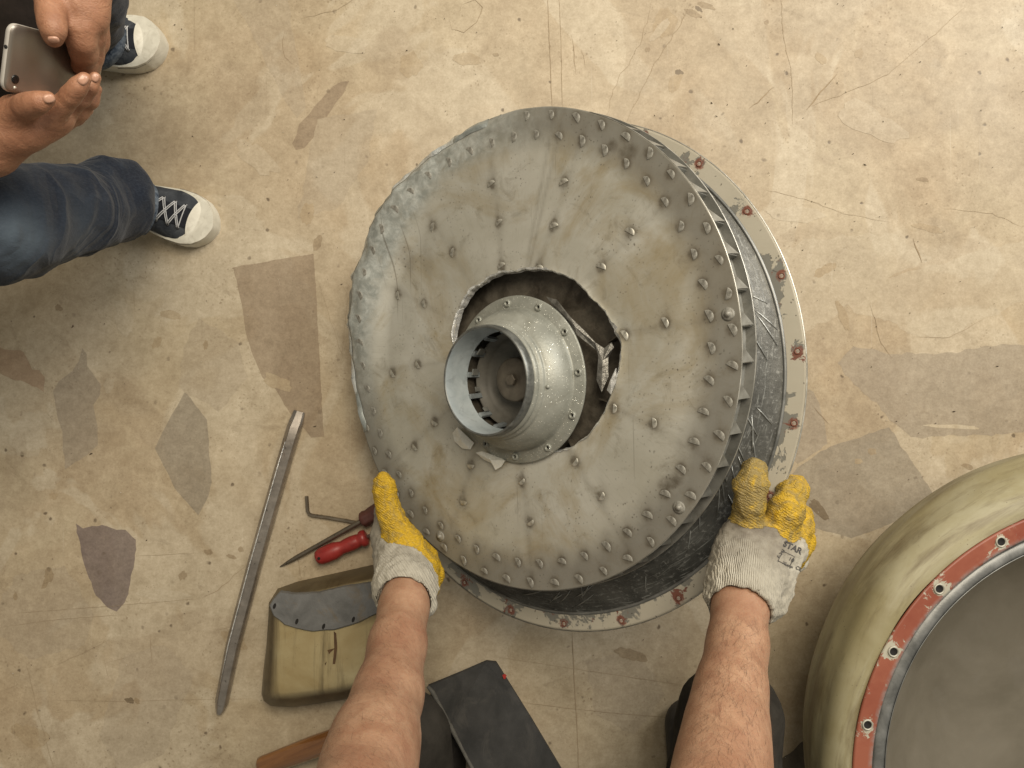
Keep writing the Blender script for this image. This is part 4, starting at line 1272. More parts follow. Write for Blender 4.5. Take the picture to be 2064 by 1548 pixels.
# ------------------------------------------------------------------ the second duct, lower right
DC = Vector((.906, -.575, 0))
duct = empty('intake_duct', DC)
tag(duct, 'round olive duct with fat rolled lip and red bolt ring, at the lower right corner', 'duct')
def arcp(cx, cz, rx, rz, a0, a1, n):
    return [(cx + rx * math.cos(math.radians(a0 + (a1 - a0) * i / n)), cz + rz * math.sin(math.radians(a0 + (a1 - a0) * i / n))) for i in range(n + 1)]
op = [(.30, .0), (.318, .02), (.345, .08), (.385, .14), (.43, .185)] + arcp(.412, .262, .054, .083, -52, 88, 18) + [(.4085, .3445)]
dv, df = lathe(op, 260)
dv2 = []
for x, y, z in dv:
    t = math.atan2(y, x); r = math.hypot(x, y)
    k = 1 + .006 * mnoise.noise(Vector((math.cos(t) * 3, math.sin(t) * 3, z * 14))) + .004 * math.sin(z * 120 + 3 * mnoise.noise(Vector((math.cos(t) * 2, math.sin(t) * 2, 5)))) * smooth01((z - .15) / .1) * (r > .415)
    q_ = min(1.1, (.349 - z) / .079)
    dv2.append((x * k + .025 * q_, y * k + .011 * q_, z))
mk('rolled_lip', dv2, df, DUCT, duct)
dang = []
for x, y in [(2020, 1097), (1887, 1193), (1797, 1318), (1750, 1461)]:
    p = P(x, y, .349) - DC; dang.append(math.atan2(p.y, p.x))
stepA = (dang[3] - dang[0]) / 3
d_holes = [dang[0] + i * stepA for i in range(-8, 13)]
rv, rf, near, inn = flange_mesh(.380, .4075, .349, .344, d_holes, .394, .0048)
edge = np.clip(np.maximum((inn - .80) / .2, 0), 0, 1)
mk('red_bolt_ring', rv, rf, REDPAINT, duct, attrs={'nearhole': near, 'edge': edge})
cv_, cf_ = lathe([(.0082, .0002), (.0080, .0016), (.0068, .0022), (.0056, .0012), (.0054, -.002)], 22)
cme = None
CREAMC = m_simple('bare_hole_rim', (.34, .33, .27), (.52, .50, .42), 90, (.4, .6), .3, .2)
for a in d_holes:
    Mx = Matrix.Translation((.394 * math.cos(a), .394 * math.sin(a), .349))
    if cme is None:
        o = mk('hole_rim', cv_, cf_, CREAMC, duct); o.matrix_local = Mx; cme = o.data
    else: o = inst('hole_rim', cme, duct, Mx)
    mk('hole_bore', *lathe([(.0055, .0012), (.0052, .0006), (0, .0006)], 16), HOLE, o)
ip = [(.380, .3475), (.3785, .340), (.377, .326), (.372, .322)]
mk('dark_groove', *lathe(ip, 200), CAVM, duct)
lipv, lipf = lathe([(.372, .322), (.3712, .3305), (.3685, .3330), (.3590, .3342), (.3545, .3338), (.352, .328)], 200)
lipv = [(x * (1 + .0015 * mnoise.noise(Vector((x * 25, y * 25, 1)))), y * (1 + .0015 * mnoise.noise(Vector((x * 25, y * 25, 1)))), z) for x, y, z in lipv]
mk('inner_lip', lipv, lipf, LIPM, duct)
mk('bright_bead', *lathe([(.3542, .3346), (.3536, .3352), (.3528, .3345), (.352, .328)], 200), LIPM, duct)
mk('dish', *lathe([(.352, .328), (.342, .318), (.325, .300), (.30, .278), (.26, .252), (.20, .228), (.12, .212), (0, .206)], 160), DISH, duct)

# ------------------------------------------------------------------ tools on the floor
# long pry bar, octagonal, with chisel end and bent tip
def bar_section(w, h, ch=.3):
    a, b = w / 2, h
    c = min(w, h) * ch
    return [(-a, c), (-a + c, 0), (a - c, 0), (a, c), (a, b - c), (a - c, b), (-a + c, b), (-a, b - c)]
def sweep(path, dirs, secs):
    V, F = [], []
    n = len(secs[0])
    for p, d, s in zip(path, dirs, secs):
        d = Vector(d).normalized(); sd = Vector((d.y, -d.x, 0)).normalized()
        u = sd.cross(d)
        for x, z in s: V.append(Vector(p) + sd * x + u * z)
    for i in range(len(path) - 1):
        for k in range(n):
            k2 = (k + 1) % n
            F.append((i * n + k, (i + 1) * n + k, (i + 1) * n + k2, i * n + k2))
    F.append(tuple(range(n))); b = (len(path) - 1) * n
    F.append(tuple(range(b + n - 1, b - 1, -1)))
    return V, F
bt, bb = P(605, 829), P(438, 1434)
ln = (bb - bt).length
st = [(0, .019, .004, .001), (.010, .021, .006, .001), (.022, .024, .012, 0), (.032, .0245, .017, 0), (.06, .0245, .018, 0), (.12, .0245, .018, 0), (.3, .0245, .018, 0), (.46, .024, .018, 0), (.53, .0225, .0175, 0), (.575, .0215, .015, 0), (ln - .022, .020, .013, 0), (ln - .010, .0165, .010, .001), (ln, .008, .006, .0025)]
path, dirs, secs = [], [], []
dd = (bb - bt).normalized(); sdv = Vector((dd.y, -dd.x, 0))
for s, w, h, lift in st:
    off = .004 * math.sin(PI * min(1, s / ln)) - (.006 * smooth01((s - ln * .75) / (ln * .25)))
    path.append(bt + dd * s + Vector((0, 0, lift + .003)) + sdv * off); dirs.append(dd); a_ = w * .56; secs.append([(-a_, h * .15), (-a_ * .8, 0), (a_ * .8, 0), (a_, h * .12), (a_ * .98, h * .45), (a_ * .42, h), (a_ * .34, h * .90), (-a_ * .72, h * .90), (-a_ * .80, h), (-a_, h * .70)])
bar = mk('pry_bar', [Vector(v) - bt for v in sweep(path, dirs, secs)[0]], sweep(path, dirs, secs)[1], STEEL, smooth=True)
bar.location = bt
autosmooth(bar, 25)
tag(bar, 'long grey steel pry bar lying on the floor left of the wheel', 'pry bar')

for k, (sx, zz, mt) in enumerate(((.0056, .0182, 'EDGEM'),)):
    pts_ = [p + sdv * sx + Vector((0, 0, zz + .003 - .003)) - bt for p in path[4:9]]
    mk('edge_highlight', *tube(pts_, [.0003, .0012, .0013, .0012, .0003], 5), ALU, bar)  # bright strip standing in for the highlight along the bar's edge
# hex key
pts = [P(618, 1000, .006), P(619, 1018, .006), P(620, 1030, .006), P(623, 1036, .006), P(630, 1039, .006), P(660, 1043, .006), P(735, 1056, .006)]
hk = mk('hex_key', *tube([p - pts[3] for p in pts], .0034, 6), STEELD, smooth=False)
hk.location = pts[3]
tag(hk, 'small L-shaped hex key lying above the two screwdrivers', 'hex key')

def place(o, a, b):
    """orient a thing built along local +x from a toward b"""
    d = (b - a).normalized(); side = Vector((0, 0, 1)).cross(d).normalized(); up = d.cross(side)
    o.matrix_world = Matrix.Translation(a) @ Matrix((d, side, up)).transposed().to_4x4()
def lathe_x(prof, n=28, square=0.0):
    V, F = lathe(prof, n)
    return [(z, x, y) for x, y, z in V], F
# pointed screwdriver (dark handle under the glove)
sd1 = empty('pointed_screwdriver'); tag(sd1, 'long pointed screwdriver with grimy maroon handle pushed under the left glove', 'screwdriver')
a, b = P(563, 1143, .0045), P(775, 1024, .020)
place(sd1, a, b); Ls = (P(728, 1050, .016) - a).length
mk('shaft', *lathe_x([(0, 0), (.0012, .004), (.0032, .02), (.0045, .04), (.0045, Ls * .5), (.0047, Ls + .004)]), STEELD, sd1)
hv, hf = lathe_x([(0, Ls - .001), (.009, Ls), (.0135, Ls + .003), (.0150, Ls + .010), (.0135, Ls + .016), (.0150, Ls + .024), (.0165, Ls + .05), (.0155, Ls + .08), (.008, Ls + .09), (0, Ls + .09)], 24)
hv = [(x, y * (1 + .08 * math.cos(6 * math.atan2(z, y))), z * (1 + .08 * math.cos(6 * math.atan2(z, y)))) for x, y, z in hv]
mk('handle', hv, hf, MAROON, sd1)
# red screwdriver
sd2 = empty('red_screwdriver'); tag(sd2, 'screwdriver with shiny red plastic handle lying below the dark one', 'screwdriver')
a, b = P(637, 1126, .0165), P(740, 1082, .0165)
place(sd2, a, b); Lh = (b - a).length
hv, hf = lathe_x([(0, 0), (.008, .0005), (.0125, .003), (.0155, .010), (.0165, .022), (.0165, .038), (.0140, .048), (.0122, .054), (.0135, .062), (.0142, .074), (.0130, .086), (.0118, .090), (.0150, .093), (.0160, .097), (.0150, Lh - .002), (.010, Lh), (0, Lh)], 32)
mk('handle', hv, hf, REDP, sd2)
o = mk('hanging_hole', *tube([(.010, 0, .010), (.010, 0, .0166)], .0028, 12), HOLE, sd2)
mk('shaft', *lathe_x([(0, Lh - .005), (.0035, Lh - .004), (.0035, Lh + .13), (.003, Lh + .15), (0, Lh + .15)], 14), STEEL, sd2)

# varnished wooden handle at the bottom edge
wh = empty('mallet'); tag(wh, 'varnished brown wooden mallet handle at the bottom edge, half under the left forearm', 'mallet')
a, b = P(522, 1546, .019), P(672, 1490, .021)
place(wh, a, b); Lw = (b - a).length + .10
V, F = lathe_x([(0, 0), (.013, .0005), (.0175, .004), (.0185, .012), (.0180, .02), (.0195, .06), (.0205, .11), (.0190, .17), (.0180, Lw), (0, Lw)], 26)
V = [(x, y * (1 + .05 * mnoise.noise(Vector((x * 40, y * 60, 1)))), z * (1 + .05 * mnoise.noise(Vector((x * 40, z * 60, 4))))) for x, y, z in V]
mk('handle', V, F, WOOD, wh)
mk('worn_end', *lathe_x([(0, -.0015), (.0095, -.001), (.0102, .001)], 20), CAVM, wh)
vv, ff = prism([(-.022, -.05), (.022, -.05), (.022, .05), (-.022, .05)], -.017, .028, .004)
hd = mk('head', [(x + Lw, y, z) for x, y, z in vv], ff, MAT_R, wh, smooth=False)

# olive casing segment with grey curved flange
bx_loc = P(640, 1290, 0)
blk = empty('casing_segment', bx_loc)
tag(blk, 'olive-cream casing segment with grey curved flange, standing beside the left forearm', 'casing piece')
base = [(560, 1186), (600, 1172), (690, 1152), (775, 1133), (800, 1200), (790, 1300), (770, 1390), (688, 1411), (589, 1426), (545, 1423), (531, 1412), (527, 1398), (531, 1350), (537, 1300), (541, 1244), (542, 1215)]
top = [(572, 1216), (605, 1204), (690, 1184), (770, 1166), (785, 1215), (776, 1290), (760, 1366), (690, 1386), (600, 1399), (566, 1402), (556, 1399), (553, 1390), (554, 1350), (556, 1300), (557, 1250), (559, 1228)]
def dens(poly, k=5):
    o = []
    for i in range(len(poly)):
        a, b = Vector(poly[i]), Vector(poly[(i + 1) % len(poly)])
        for j in range(k): o.append(tuple(a.lerp(b, j / k)))
    return o
zt = .085
B_, T_ = dens(base), dens(top)
nb_ = len(B_)
rows = [(0, 0.0), (.35, .045), (.75, .072), (1.0, zt)]
V, G = [], []
for w, z in rows:
    for (x0, y0), (x1, y1) in zip(B_, T_):
        p = P(x0, y0, 0).lerp(P(x1, y1, zt), w); p.z = z
        V.append(p - bx_loc); G.append(.92 if w < .9 else .35)  # sides set much darker than the top
# inner rings of the top so that the dark tone can fade
for k, f_ in enumerate((.06, .16, .5)):
    cx = sum(p[0] for p in T_) / nb_; cy = sum(p[1] for p in T_) / nb_
    for x1, y1 in T_:
        p = P(x1 + (cx - x1) * f_, y1 + (cy - y1) * f_, zt); p.z = zt + .001 * (k + 1)
        V.append(p - bx_loc); G.append((.12, 0, 0)[k] + (.55 if y1 < 1235 and k < 2 else 0))
V.append(P(cx, cy, zt) - bx_loc + Vector((0, 0, .003))); G.append(0)
F = []
for r in range(6):
    for i in range(nb_):
        j = (i + 1) % nb_
        F.append((r * nb_ + i, (r + 1) * nb_ + i, (r + 1) * nb_ + j, r * nb_ + j))
for i in range(nb_):
    F.append((6 * nb_ + i, len(V) - 1, 6 * nb_ + (i + 1) % nb_))
o = mk('shell', V, F, OLIVE, blk, attrs={'grime_tone': G}); fixn(o)
cres = [(542, 1222), (549, 1209), (562, 1194), (590, 1198), (640, 1196), (690, 1184), (738, 1176), (790, 1172), (792, 1220), (758, 1238), (723, 1256), (672, 1271), (628, 1274), (598, 1268), (572, 1260), (550, 1242)]
poly = ragged([((P(x, y, zt + .01) - bx_loc).xy) for x, y in cres], .0015, .006, 3)
v, f = prism([(p.x, p.y) for p in poly], zt - .004, zt + .009, .0025)
gf = mk('curved_flange', v, f, GREYP, blk, smooth=False)
for x, y in [(553, 1222), (598, 1253), (652, 1263), (712, 1249)]:
    c = P(x, y, zt + .01) - bx_loc
    el = [(c.x + .0028 * math.cos(t) + .0012 * math.sin(t), c.y + .0052 * math.sin(t)) for t in np.linspace(0, 2 * PI, 14, endpoint=False)]
    v, f = prism(el, zt + .008, zt + .0093)
    mk('slot_hole', v, f, HOLE, gf, smooth=False)
for px_l in [[(673, 1272), (678, 1276), (680, 1305), (676, 1338), (671, 1338), (674, 1305)], [(660, 1310), (667, 1308), (676, 1306), (667, 1314), (664, 1318)], [(655, 1337), (659, 1333), (656, 1341)]]:
    pl = [(P(x, y, zt + .003) - bx_loc) for x, y in px_l]
    mk('gouge', [(p.x, p.y, zt + .0042) for p in pl], [tuple(range(len(pl)))], m_simple('dark_gouge', (.06, .03, .012), (.11, .06, .025), 60, (.7, .9), 0, .2), blk, smooth=False)

# dark rubber slab leaning on the boot
mloc = P(960, 1420, .03)
slab = empty('rubber_slab', mloc); tag(slab, 'dark grey rubber slab with straight edges at the bottom, between the two forearms', 'rubber slab')
zL, zR = .135, .012
cor = [(862, 1384, zL), (930, 1356, .075), (980, 1334, zR + .006), (1000, 1336, zR), (1070, 1448, zR), (1132, 1552, zR), (1190, 1650, zR), (1075, 1720, .07), (1010, 1660, zL), (955, 1556, zL), (908, 1465, zL)]
topv = [P(*c) - mloc for c in cor]
ccen = sum(topv, Vector()) / len(topv)
nn = len(topv)
V = [*topv, *[p - Vector((0, 0, .010)) for p in topv]]
F = [tuple(range(nn)), tuple(range(2 * nn - 1, nn - 1, -1))] + [(i, i + nn, (i + 1) % nn + nn, (i + 1) % nn) for i in range(nn)]
o = mk('sheet', V, F, MAT_R, slab, smooth=False)
bm = bmesh.new(); bm.from_mesh(o.data); bmesh.ops.triangulate(bm, faces=bm.faces); bmesh.ops.recalc_face_normals(bm, faces=bm.faces); bm.to_mesh(o.data); bm.free()
ep = [P(862, 1384, zL), P(872, 1396, zL), P(890, 1430, zL + .001), P(908, 1465, zL), P(930, 1508, zL), P(955, 1556, zL), P(1010, 1660, zL)]
mk('frayed_edge', *tube([p - mloc - Vector((0, 0, .001)) for p in ep], [.003, .0042, .0035, .0045, .003, .0035, .003], 7), MAT_E, slab)
rd = P(1017, 1363, zR + .002) - mloc
mk('paint_drop', [(rd.x + .0035 * math.cos(t) * (1 + .3 * math.sin(3 * t)), rd.y + .005 * math.sin(t), rd.z + .0015) for t in np.linspace(0, 2 * PI, 12, endpoint=False)], [tuple(range(12))], REDDOT, slab, smooth=False)

# ------------------------------------------------------------------ people
def pp(x, y, z): return np.array(P(x, y, z))
def pc(pts, k=.006, t=0.0, flat=None):
    """capsule chain given as (px, py, z, radius in photo pixels)"""
    return chain([pp(a, b, c) for a, b, c, r in pts], [RP(r, c) for a, b, c, r in pts], k, t, flat)

def hairs(name, base_obj, mat, n, lo, hi, seed, parent, length=(.010, .020), down=None):
    """short fine hairs rooted on a mesh"""
    me = base_obj.data
    rj = random.Random(seed)
    polys = [p for p in me.polygons if lo(me, p)]
    V, F = [], []
    for _ in range(n):
        p = rj.choice(polys)
        c = Vector(p.center) + Vector((rj.uniform(-.002, .002), rj.uniform(-.002, .002), 0)); nr = Vector(p.normal)
        d = Vector(down) + Vector((rj.gauss(0, .4), rj.gauss(0, .35), rj.gauss(0, .3)))
        d = (d - nr * d.dot(nr)).normalized()
        sd = nr.cross(d).normalized()
        L = rj.uniform(*length); cu = rj.uniform(-.25, .25); b = len(V); w = rj.uniform(.00006, .00011)
        for i in range(4):
            s = i / 3
            q = c + d * (L * s) + sd * (cu * L * s * s) + nr * (.0012 * math.sin(PI * min(1, s * .9)) + .0002)
            ww = w * (1 - .7 * s)
            V += [q - sd * ww, q + sd * ww]
            if i: F.append((b + 2 * i - 2, b + 2 * i - 1, b + 2 * i + 1, b + 2 * i))
    o = mk(name, V, F, mat, parent, smooth=False)
    o['kind'] = 'stuff'
    return o

# ---- the worker: bare forearms, gloves; torso out of the picture
LA = [(822, 1150, .29, 40), (814, 1225, .36, 50), (801, 1300, .44, 58), (783, 1400, .535, 70), (756, 1490, .62, 87), (742, 1548, .67, 96), (715, 1660, .76, 108)]
RA = [(1505, 1130, .47, 45), (1492, 1215, .53, 55), (1486, 1300, .585, 60), (1474, 1390, .64, 70), (1464, 1470, .685, 82), (1456, 1548, .725, 94), (1440, 1660, .79, 104)]
shL, shR = np.array((-.20, -.66, 1.00)), np.array((.21, -.66, 1.00))
body = pc(LA, .02) + pc(RA, .02)
eL, eR = pp(715, 1660, .76), pp(1440, 1660, .79)
body += [cap(eL, shL, .047, .058, .03), cap(eR, shR, .045, .058, .03), cap(shL, shR, .07, .07, .05),
         cap((0, -.68, .98), (0, -1.0, .52), .135, .14, .06), cap((0, -.64, 1.04), (0, -.56, 1.15), .055, .055, .03),
         cap((0, -.50, 1.17), (0, -.56, 1.25), .07, .085, .03), cap((0, -.415, 1.19), (0, -.43, 1.20), .014, .012, .02)]
V, F = sdf_mesh(body, .0062)
V = relax(V, F, 25, .5)
N = vnormals(V, F)
V = V + N * np.array([.0008 * fbm(*p, 12, 3) for p in V])[:, None]
worker = mk('person', V, F, SKIN1, loc=(0, -.75, 0))
tag(worker, 'person at the bottom with bare hairy forearms and yellow-white work gloves, holding the wheel', 'person')
# clothing out of the frame, and the knees that show
shirt = [cap(shL + np.array((0, 0, 0)), shR, .088, .088, .05), cap((0, -.68, .98), (0, -1.0, .52), .155, .165, .06), cap(shL, shL * .55 + eL * .45, .078, .070, .03), cap(shR, shR * .55 + eR * .45, .078, .068, .03)]
v_, f_ = sdf_mesh(shirt, .014)
mk('work_shirt', v_ + np.array((0, .75, 0)), f_, TSHIRT, worker)
kR, kL = pp(1472, 1448, .34), pp(800, 1500, .30)
tr = [cap(kR, (.24, -.95, .45), .074, .105, .03), cap(kR, (.33, -.70, .10), .066, .055, .03), cap(kL, (-.15, -.97, .45), .08, .105, .03), cap(kL, (-.17, -.64, .11), .07, .056, .03), cap((-.13, -1.0, .48), (.13, -1.0, .48), .14, .14, .05)]
v_, f_ = sdf_mesh(tr, .009)
n3 = vnormals(v_, f_)
v_ = v_ + n3 * np.array([.004 * fbm(p[0], p[1], p[2], 16, 3) for p in v_])[:, None]
mk('trousers', v_ + np.array((0, .75, 0)), f_, TROUSER, worker)
for bp_ in ([((-.11, -.60, .045), (-.145, -.72, .055)), .048], [((.33, -.63, .045), (.34, -.78, .055)), .046]):
    (a, b), r = bp_
    v_, f_ = sdf_mesh([cap(a, b, r, r * 1.05, .02, flat=((0, 0, 1), .85)), cap(b, (b[0], b[1] - .04, .12), r, r, .03)], .006)
    mk('boot', v_ + np.array((0, .75, 0)), f_, BOOT, worker)

def on_arm(pxs):
    xs = [p[0] for p in pxs]; ys = [p[1] for p in pxs]
    return None
def sel_arm(y0, y1, side):
    def f(me, p):
        c = p.center; w = Vector((c[0], c[1] - .75, c[2]))
        d = CAM_H - w.z
        if d < .2: return False
        px, py = 1032 + w.x / d * FPX, 774 - w.y / d * FPX
        return y0 < py < y1 and ((px < 1000) == (side == 0)) and p.normal[2] > -.1
    return f
hairs('arm_hair', worker, HAIR, 1250, sel_arm(1240, 1600, 0), None, 3, worker, down=(-.5, .7, -.3))
hairs('arm_hair', worker, HAIR, 1250, sel_arm(1255, 1600, 1), None, 4, worker, down=(.15, .9, -.4))

def glove(name, prims, vox, parent, off):
    V, F = sdf_mesh(prims, vox)
    V = relax(V, F, 1, .4)
    coat = soft_tag(prims, V, .005, 't')
    grime_tone = soft_tag(prims, V, .010, 'g')
    cuff = soft_tag(prims, V, .004, 'c')
    N = vnormals(V, F)
    disp = np.array([.0030 * fbm(p[0], p[1], p[2], 38, 3) + .0016 * fbm(p[0], p[1] * 1.6, p[2], 110, 2) for p in V])
    V = V + N * disp[:, None]
    o = mk(name, V - off, F, GLOVE, parent, attrs={'coat': coat, 'grime_tone': grime_tone, 'cuff': cuff})
    return o, V, F
def G(prims, coat, grime_tone, cuff=0.0):
    for p in prims: p['t'] = coat; p['g'] = grime_tone; p['c'] = cuff
    return prims
woff = np.array((0, -.75, 0))
# right glove: thumb over the liner, fingers curled outside and under the flange
zt_ = .475
gr = []
gr += G(pc([(1506, 1060, .47, 32), (1510, 1020, .485, 31), (1514, 980, .487, 33), (1519, 952, .478, 28)], .005), 1, .95)
gr += G(pc([(1563, 1072, .465, 38), (1583, 1030, .47, 37), (1598, 995, .455, 29), (1600, 985, .425, 27), (1585, 990, .39, 24)], .005), 1, .55)
gr += G(pc([(1585, 1085, .445, 40), (1600, 1055, .435, 34), (1606, 1040, .40, 27), (1590, 1038, .37, 23)], .008), .95, .2)
gr += G(pc([(1590, 1110, .43, 38), (1606, 1090, .415, 31), (1606, 1082, .375, 25), (1585, 1075, .35, 22)], .008), .85, .1)
gr += G(pc([(1580, 1135, .42, 32), (1596, 1125, .39, 27), (1590, 1118, .355, 22)], .008), .3, .1)
gr += G(pc([(1494, 1085, .475, 40), (1500, 1120, .485, 56)], .014), .10, 1.15)
gr += G(pc([(1538, 1102, .475, 46), (1520, 1150, .492, 60)], .014), .05, 1.0)
gr += G(pc([(1575, 1105, .455, 45), (1545, 1160, .475, 50)], .022), .05, .12)
gr += G(pc([(1480, 1110, .475, 40), (1488, 1165, .50, 58)], .02), 0, .25)
gr += G(pc([(1502, 1160, .50, 66), (1497, 1192, .517, 70), (1494, 1206, .525, 69)], .014), 0, .05, 1)
gr += G(pc([(1558, 1170, .48, 28), (1566, 1192, .485, 24), (1556, 1222, .497, 23), (1546, 1240, .503, 15)], .012), 0, .0, 1)
gr += [cap(pp(1493, 1203, .525), pp(1489, 1300, .585), RP(58, .525), RP(64, .585), .004, sub=True)]
gobj, GV, GF = glove('glove', gr, .0026, worker, woff)
gobj['label'] = 'right glove with printed size mark'
# left glove: hand edge-on, thumb along the rim, fingers under the wheel
gl = []
gl += G(pc([(771, 968, .262, 17), (776, 985, .262, 21), (780, 1018, .262, 22), (792, 1050, .262, 25), (815, 1092, .265, 33), (845, 1140, .275, 36)], .010), 1, .25)
gl += G(pc([(812, 1085, .235, 26), (850, 1128, .225, 30), (872, 1160, .25, 25)], .016), 1, .1)
gl += G(pc([(775, 1035, .22, 20), (785, 1080, .225, 32), (800, 1125, .25, 44)], .016), .02, .75)
gl += G(pc([(790, 1110, .26, 34), (808, 1150, .285, 45)], .016), 0, .55)
# fingers reaching under the casing
for dz, dx, dy in ((.0, 0, 0), (-.028, 4, 10), (-.056, 8, 22)):
    gl += G(pc([(792, 1075 + dy, .20 + dz, 22), (797, 1062 + dy, .16 + dz, 19), (812, 1056 + dy, .125 + dz * .8, 16), (835, 1050 + dy, .11 + dz * .7, 14)], .006), 1, .3)
gl += G(pc([(806, 1150, .29, 50), (815, 1182, .315, 60), (817, 1206, .335, 59)], .012), 0, .12, 1)
gl += G(pc([(850, 1160, .285, 34), (862, 1180, .30, 24)], .012), .85, .15, 1)
gl += G(pc([(775, 1178, .32, 17), (815, 1200, .33, 20), (858, 1222, .33, 18)], .010), 0, .05, 1)
gl += [cap(pp(813, 1215, .35), pp(797, 1300, .44), RP(54, .35), RP(64, .44), .004, sub=True)]
globj, _, _ = glove('glove', gl, .0026, worker, woff)
globj['label'] = 'left glove with yellow thumb along the rim'

# printed marks on the right glove, laid onto its surface
bvh = BVHTree.FromPolygons([Vector(v) for v in GV], [tuple(int(i) for i in f) for f in GF])
def print_text(txt, px, size_px, ang, bold=.0, name='printed_text'):
    cu = bpy.data.curves.new(name, 'FONT'); cu.body = txt; cu.size = 1.0; cu.offset = bold
    to = bpy.data.objects.new('tmp_text', cu); COL.objects.link(to)
    dg = bpy.context.evaluated_depsgraph_get()
    me = bpy.data.meshes.new_from_object(to.evaluated_get(dg))
    bpy.data.objects.remove(to)
    bm = bmesh.new(); bm.from_mesh(me); bmesh.ops.triangulate(bm, faces=bm.faces)
    bmesh.ops.subdivide_edges(bm, edges=[e for e in bm.edges if e.calc_length() > .12], cuts=2)
    bmesh.ops.triangulate(bm, faces=bm.faces)
    c, s = math.cos(ang), math.sin(ang)
    V = []
    for v in bm.verts:
        x, y = v.co.x * size_px, v.co.y * size_px
        qx, qy = px[0] + x * c + y * s, px[1] + x * s - y * c
        V.append((qx, qy))
    F = [tuple(v.index for v in f.verts) for f in bm.faces]
    bm.free(); bpy.data.meshes.remove(me)
    return lay(V, F, name)
def lay(Vpx, F, name):
    O = Vector((0, 0, CAM_H)); W_, good = [], []
    for qx, qy in Vpx:
        d = Vector(((qx - 1032) / FPX, (774 - qy) / FPX, -1)).normalized()
        loc, nr, i, dist = bvh.ray_cast(O, d)
        good.append(loc is not None and loc.z > .40)
        W_.append(Vector(loc) + Vector(nr) * .0007 if loc is not None else Vector((0, 0, 0)))
    F = [f for f in F if all(good[i] for i in f)]
    used = sorted({i for f in F for i in f}); mp = {u: k for k, u in enumerate(used)}
    if not F: return None
    o = mk(name, [tuple(W_[i] - Vector(woff) ) for i in used], [tuple(mp[i] for i in f) for f in F], INK, gobj, smooth=False)
    return o
ang = math.radians(26)
print_text('STAR', (1577, 1100), 17, ang, .035)
print_text('10', (1588, 1129), 11, ang, .02)
print_text('XLarge', (1576, 1136), 8, ang, .015)
print_text('E-241', (1570, 1126), 9, ang - math.radians(80), .015)
print_text('CE', (1602, 1146), 10, ang, .015)
def frame_px(c, w, h, ang, t):
    V, F = [], []
    cs, sn = math.cos(ang), math.sin(ang)
    def pt(u, v): return (c[0] + u * cs - v * sn, c[1] + u * sn + v * cs)
    for (u0, v0, u1, v1) in ((0, 0, w, t), (0, h - t, w, h), (0, t, t, h - t), (w - t, t, w, h - t)):
        k = 6
        for i in range(k):
            a, b = i / k, (i + 1) / k
            n0 = len(V)
            if u1 - u0 > v1 - v0: V += [pt(u0 + (u1 - u0) * a, v0), pt(u0 + (u1 - u0) * b, v0), pt(u0 + (u1 - u0) * b, v1), pt(u0 + (u1 - u0) * a, v1)]
            else: V += [pt(u0, v0 + (v1 - v0) * a), pt(u1, v0 + (v1 - v0) * a), pt(u1, v0 + (v1 - v0) * b), pt(u0, v0 + (v1 - v0) * b)]
            F.append((n0 + 3, n0 + 2, n0 + 1, n0))
    return V, F
lay(*frame_px((1577, 1110), 27, 23, ang, 1.1), 'printed_frame')

# ---- the onlooker at the top left
hand = []
# his left hand, from above: back of hand, thumb pressing on the phone, fingers round its end
uh = []
uh += pc([(148, -90, .60, 46), (148, -30, .605, 52), (150, 10, .605, 52)], .02)
uh += pc([(178, -10, .60, 34), (180, 40, .60, 32)], .02)
uh += pc([(104, -8, .62, 34), (103, 26, .635, 26), (106, 48, .64, 23.5), (107, 62, .641, 20), (107, 79, .636, 17)], .008)
uh += pc([(155, 20, .608, 34), (160, 58, .608, 28), (164, 84, .60, 26), (168, 106, .586, 24.5), (171, 130, .562, 22), (165, 148, .53, 18)], .007)
uh += pc([(185, 30, .588, 28), (187, 72, .583, 23), (186, 110, .56, 21), (182, 136, .535, 18)], .006)
uh += pc([(190, 40, .56, 28), (190, 80, .55, 25), (185, 112, .53, 22)], .010)
# his right hand, from below: palm up, thumb on the phone's edge, fingers along it
lh = []
lh += pc([(-90, 345, .56, 46), (-20, 300, .575, 46), (20, 268, .585, 44)], .02)
lh += pc([(25, 258, .585, 46), (70, 240, .582, 42), (110, 232, .575, 36)], .022)
lh += pc([(30, 226, .605, 34), (56, 214, .623, 23), (68, 208, .630, 20), (80, 205, .633, 17), (97, 199, .632, 14)], .008)
lh += pc([(100, 232, .59, 30), (128, 209, .600, 19.5), (142, 194, .606, 19.5), (152, 182, .611, 16.5), (160, 172, .613, 16.5), (171, 158, .615, 13)], .005)
lh += pc([(112, 240, .565, 28), (145, 212, .573, 18.5), (162, 197, .579, 18.5), (173, 184, .583, 15.5), (181, 174, .586, 15.5), (192, 157, .588, 12)], .005)
lh += pc([(118, 246, .545, 26), (158, 222, .55, 19), (182, 200, .558, 16), (193, 180, .56, 12.5)], .006)
lh += pc([(110, 250, .53, 22), (150, 235, .53, 17), (172, 220, .535, 14)], .006)
v1, f1 = sdf_mesh(uh, .0019); v1 = relax(v1, f1, 1, .4)
v2, f2 = sdf_mesh(lh, .0019); v2 = relax(v2, f2, 1, .4)
v1 = v1 + vnormals(v1, f1) * np.array([.0011 * fbm(*p, 34, 3) for p in v1])[:, None]
v2 = v2 + vnormals(v2, f2) * np.array([.0011 * fbm(*p, 34, 3) for p in v2])[:, None]
wrU, wrL = pp(148, -90, .60), pp(-90, 345, .56)
shU, shD = np.array((-1.0, .66, .90)), np.array((-1.0, .20, .90))
elU, elD = np.array((-.70, .76, .66)), np.array((-.84, .12, .62))
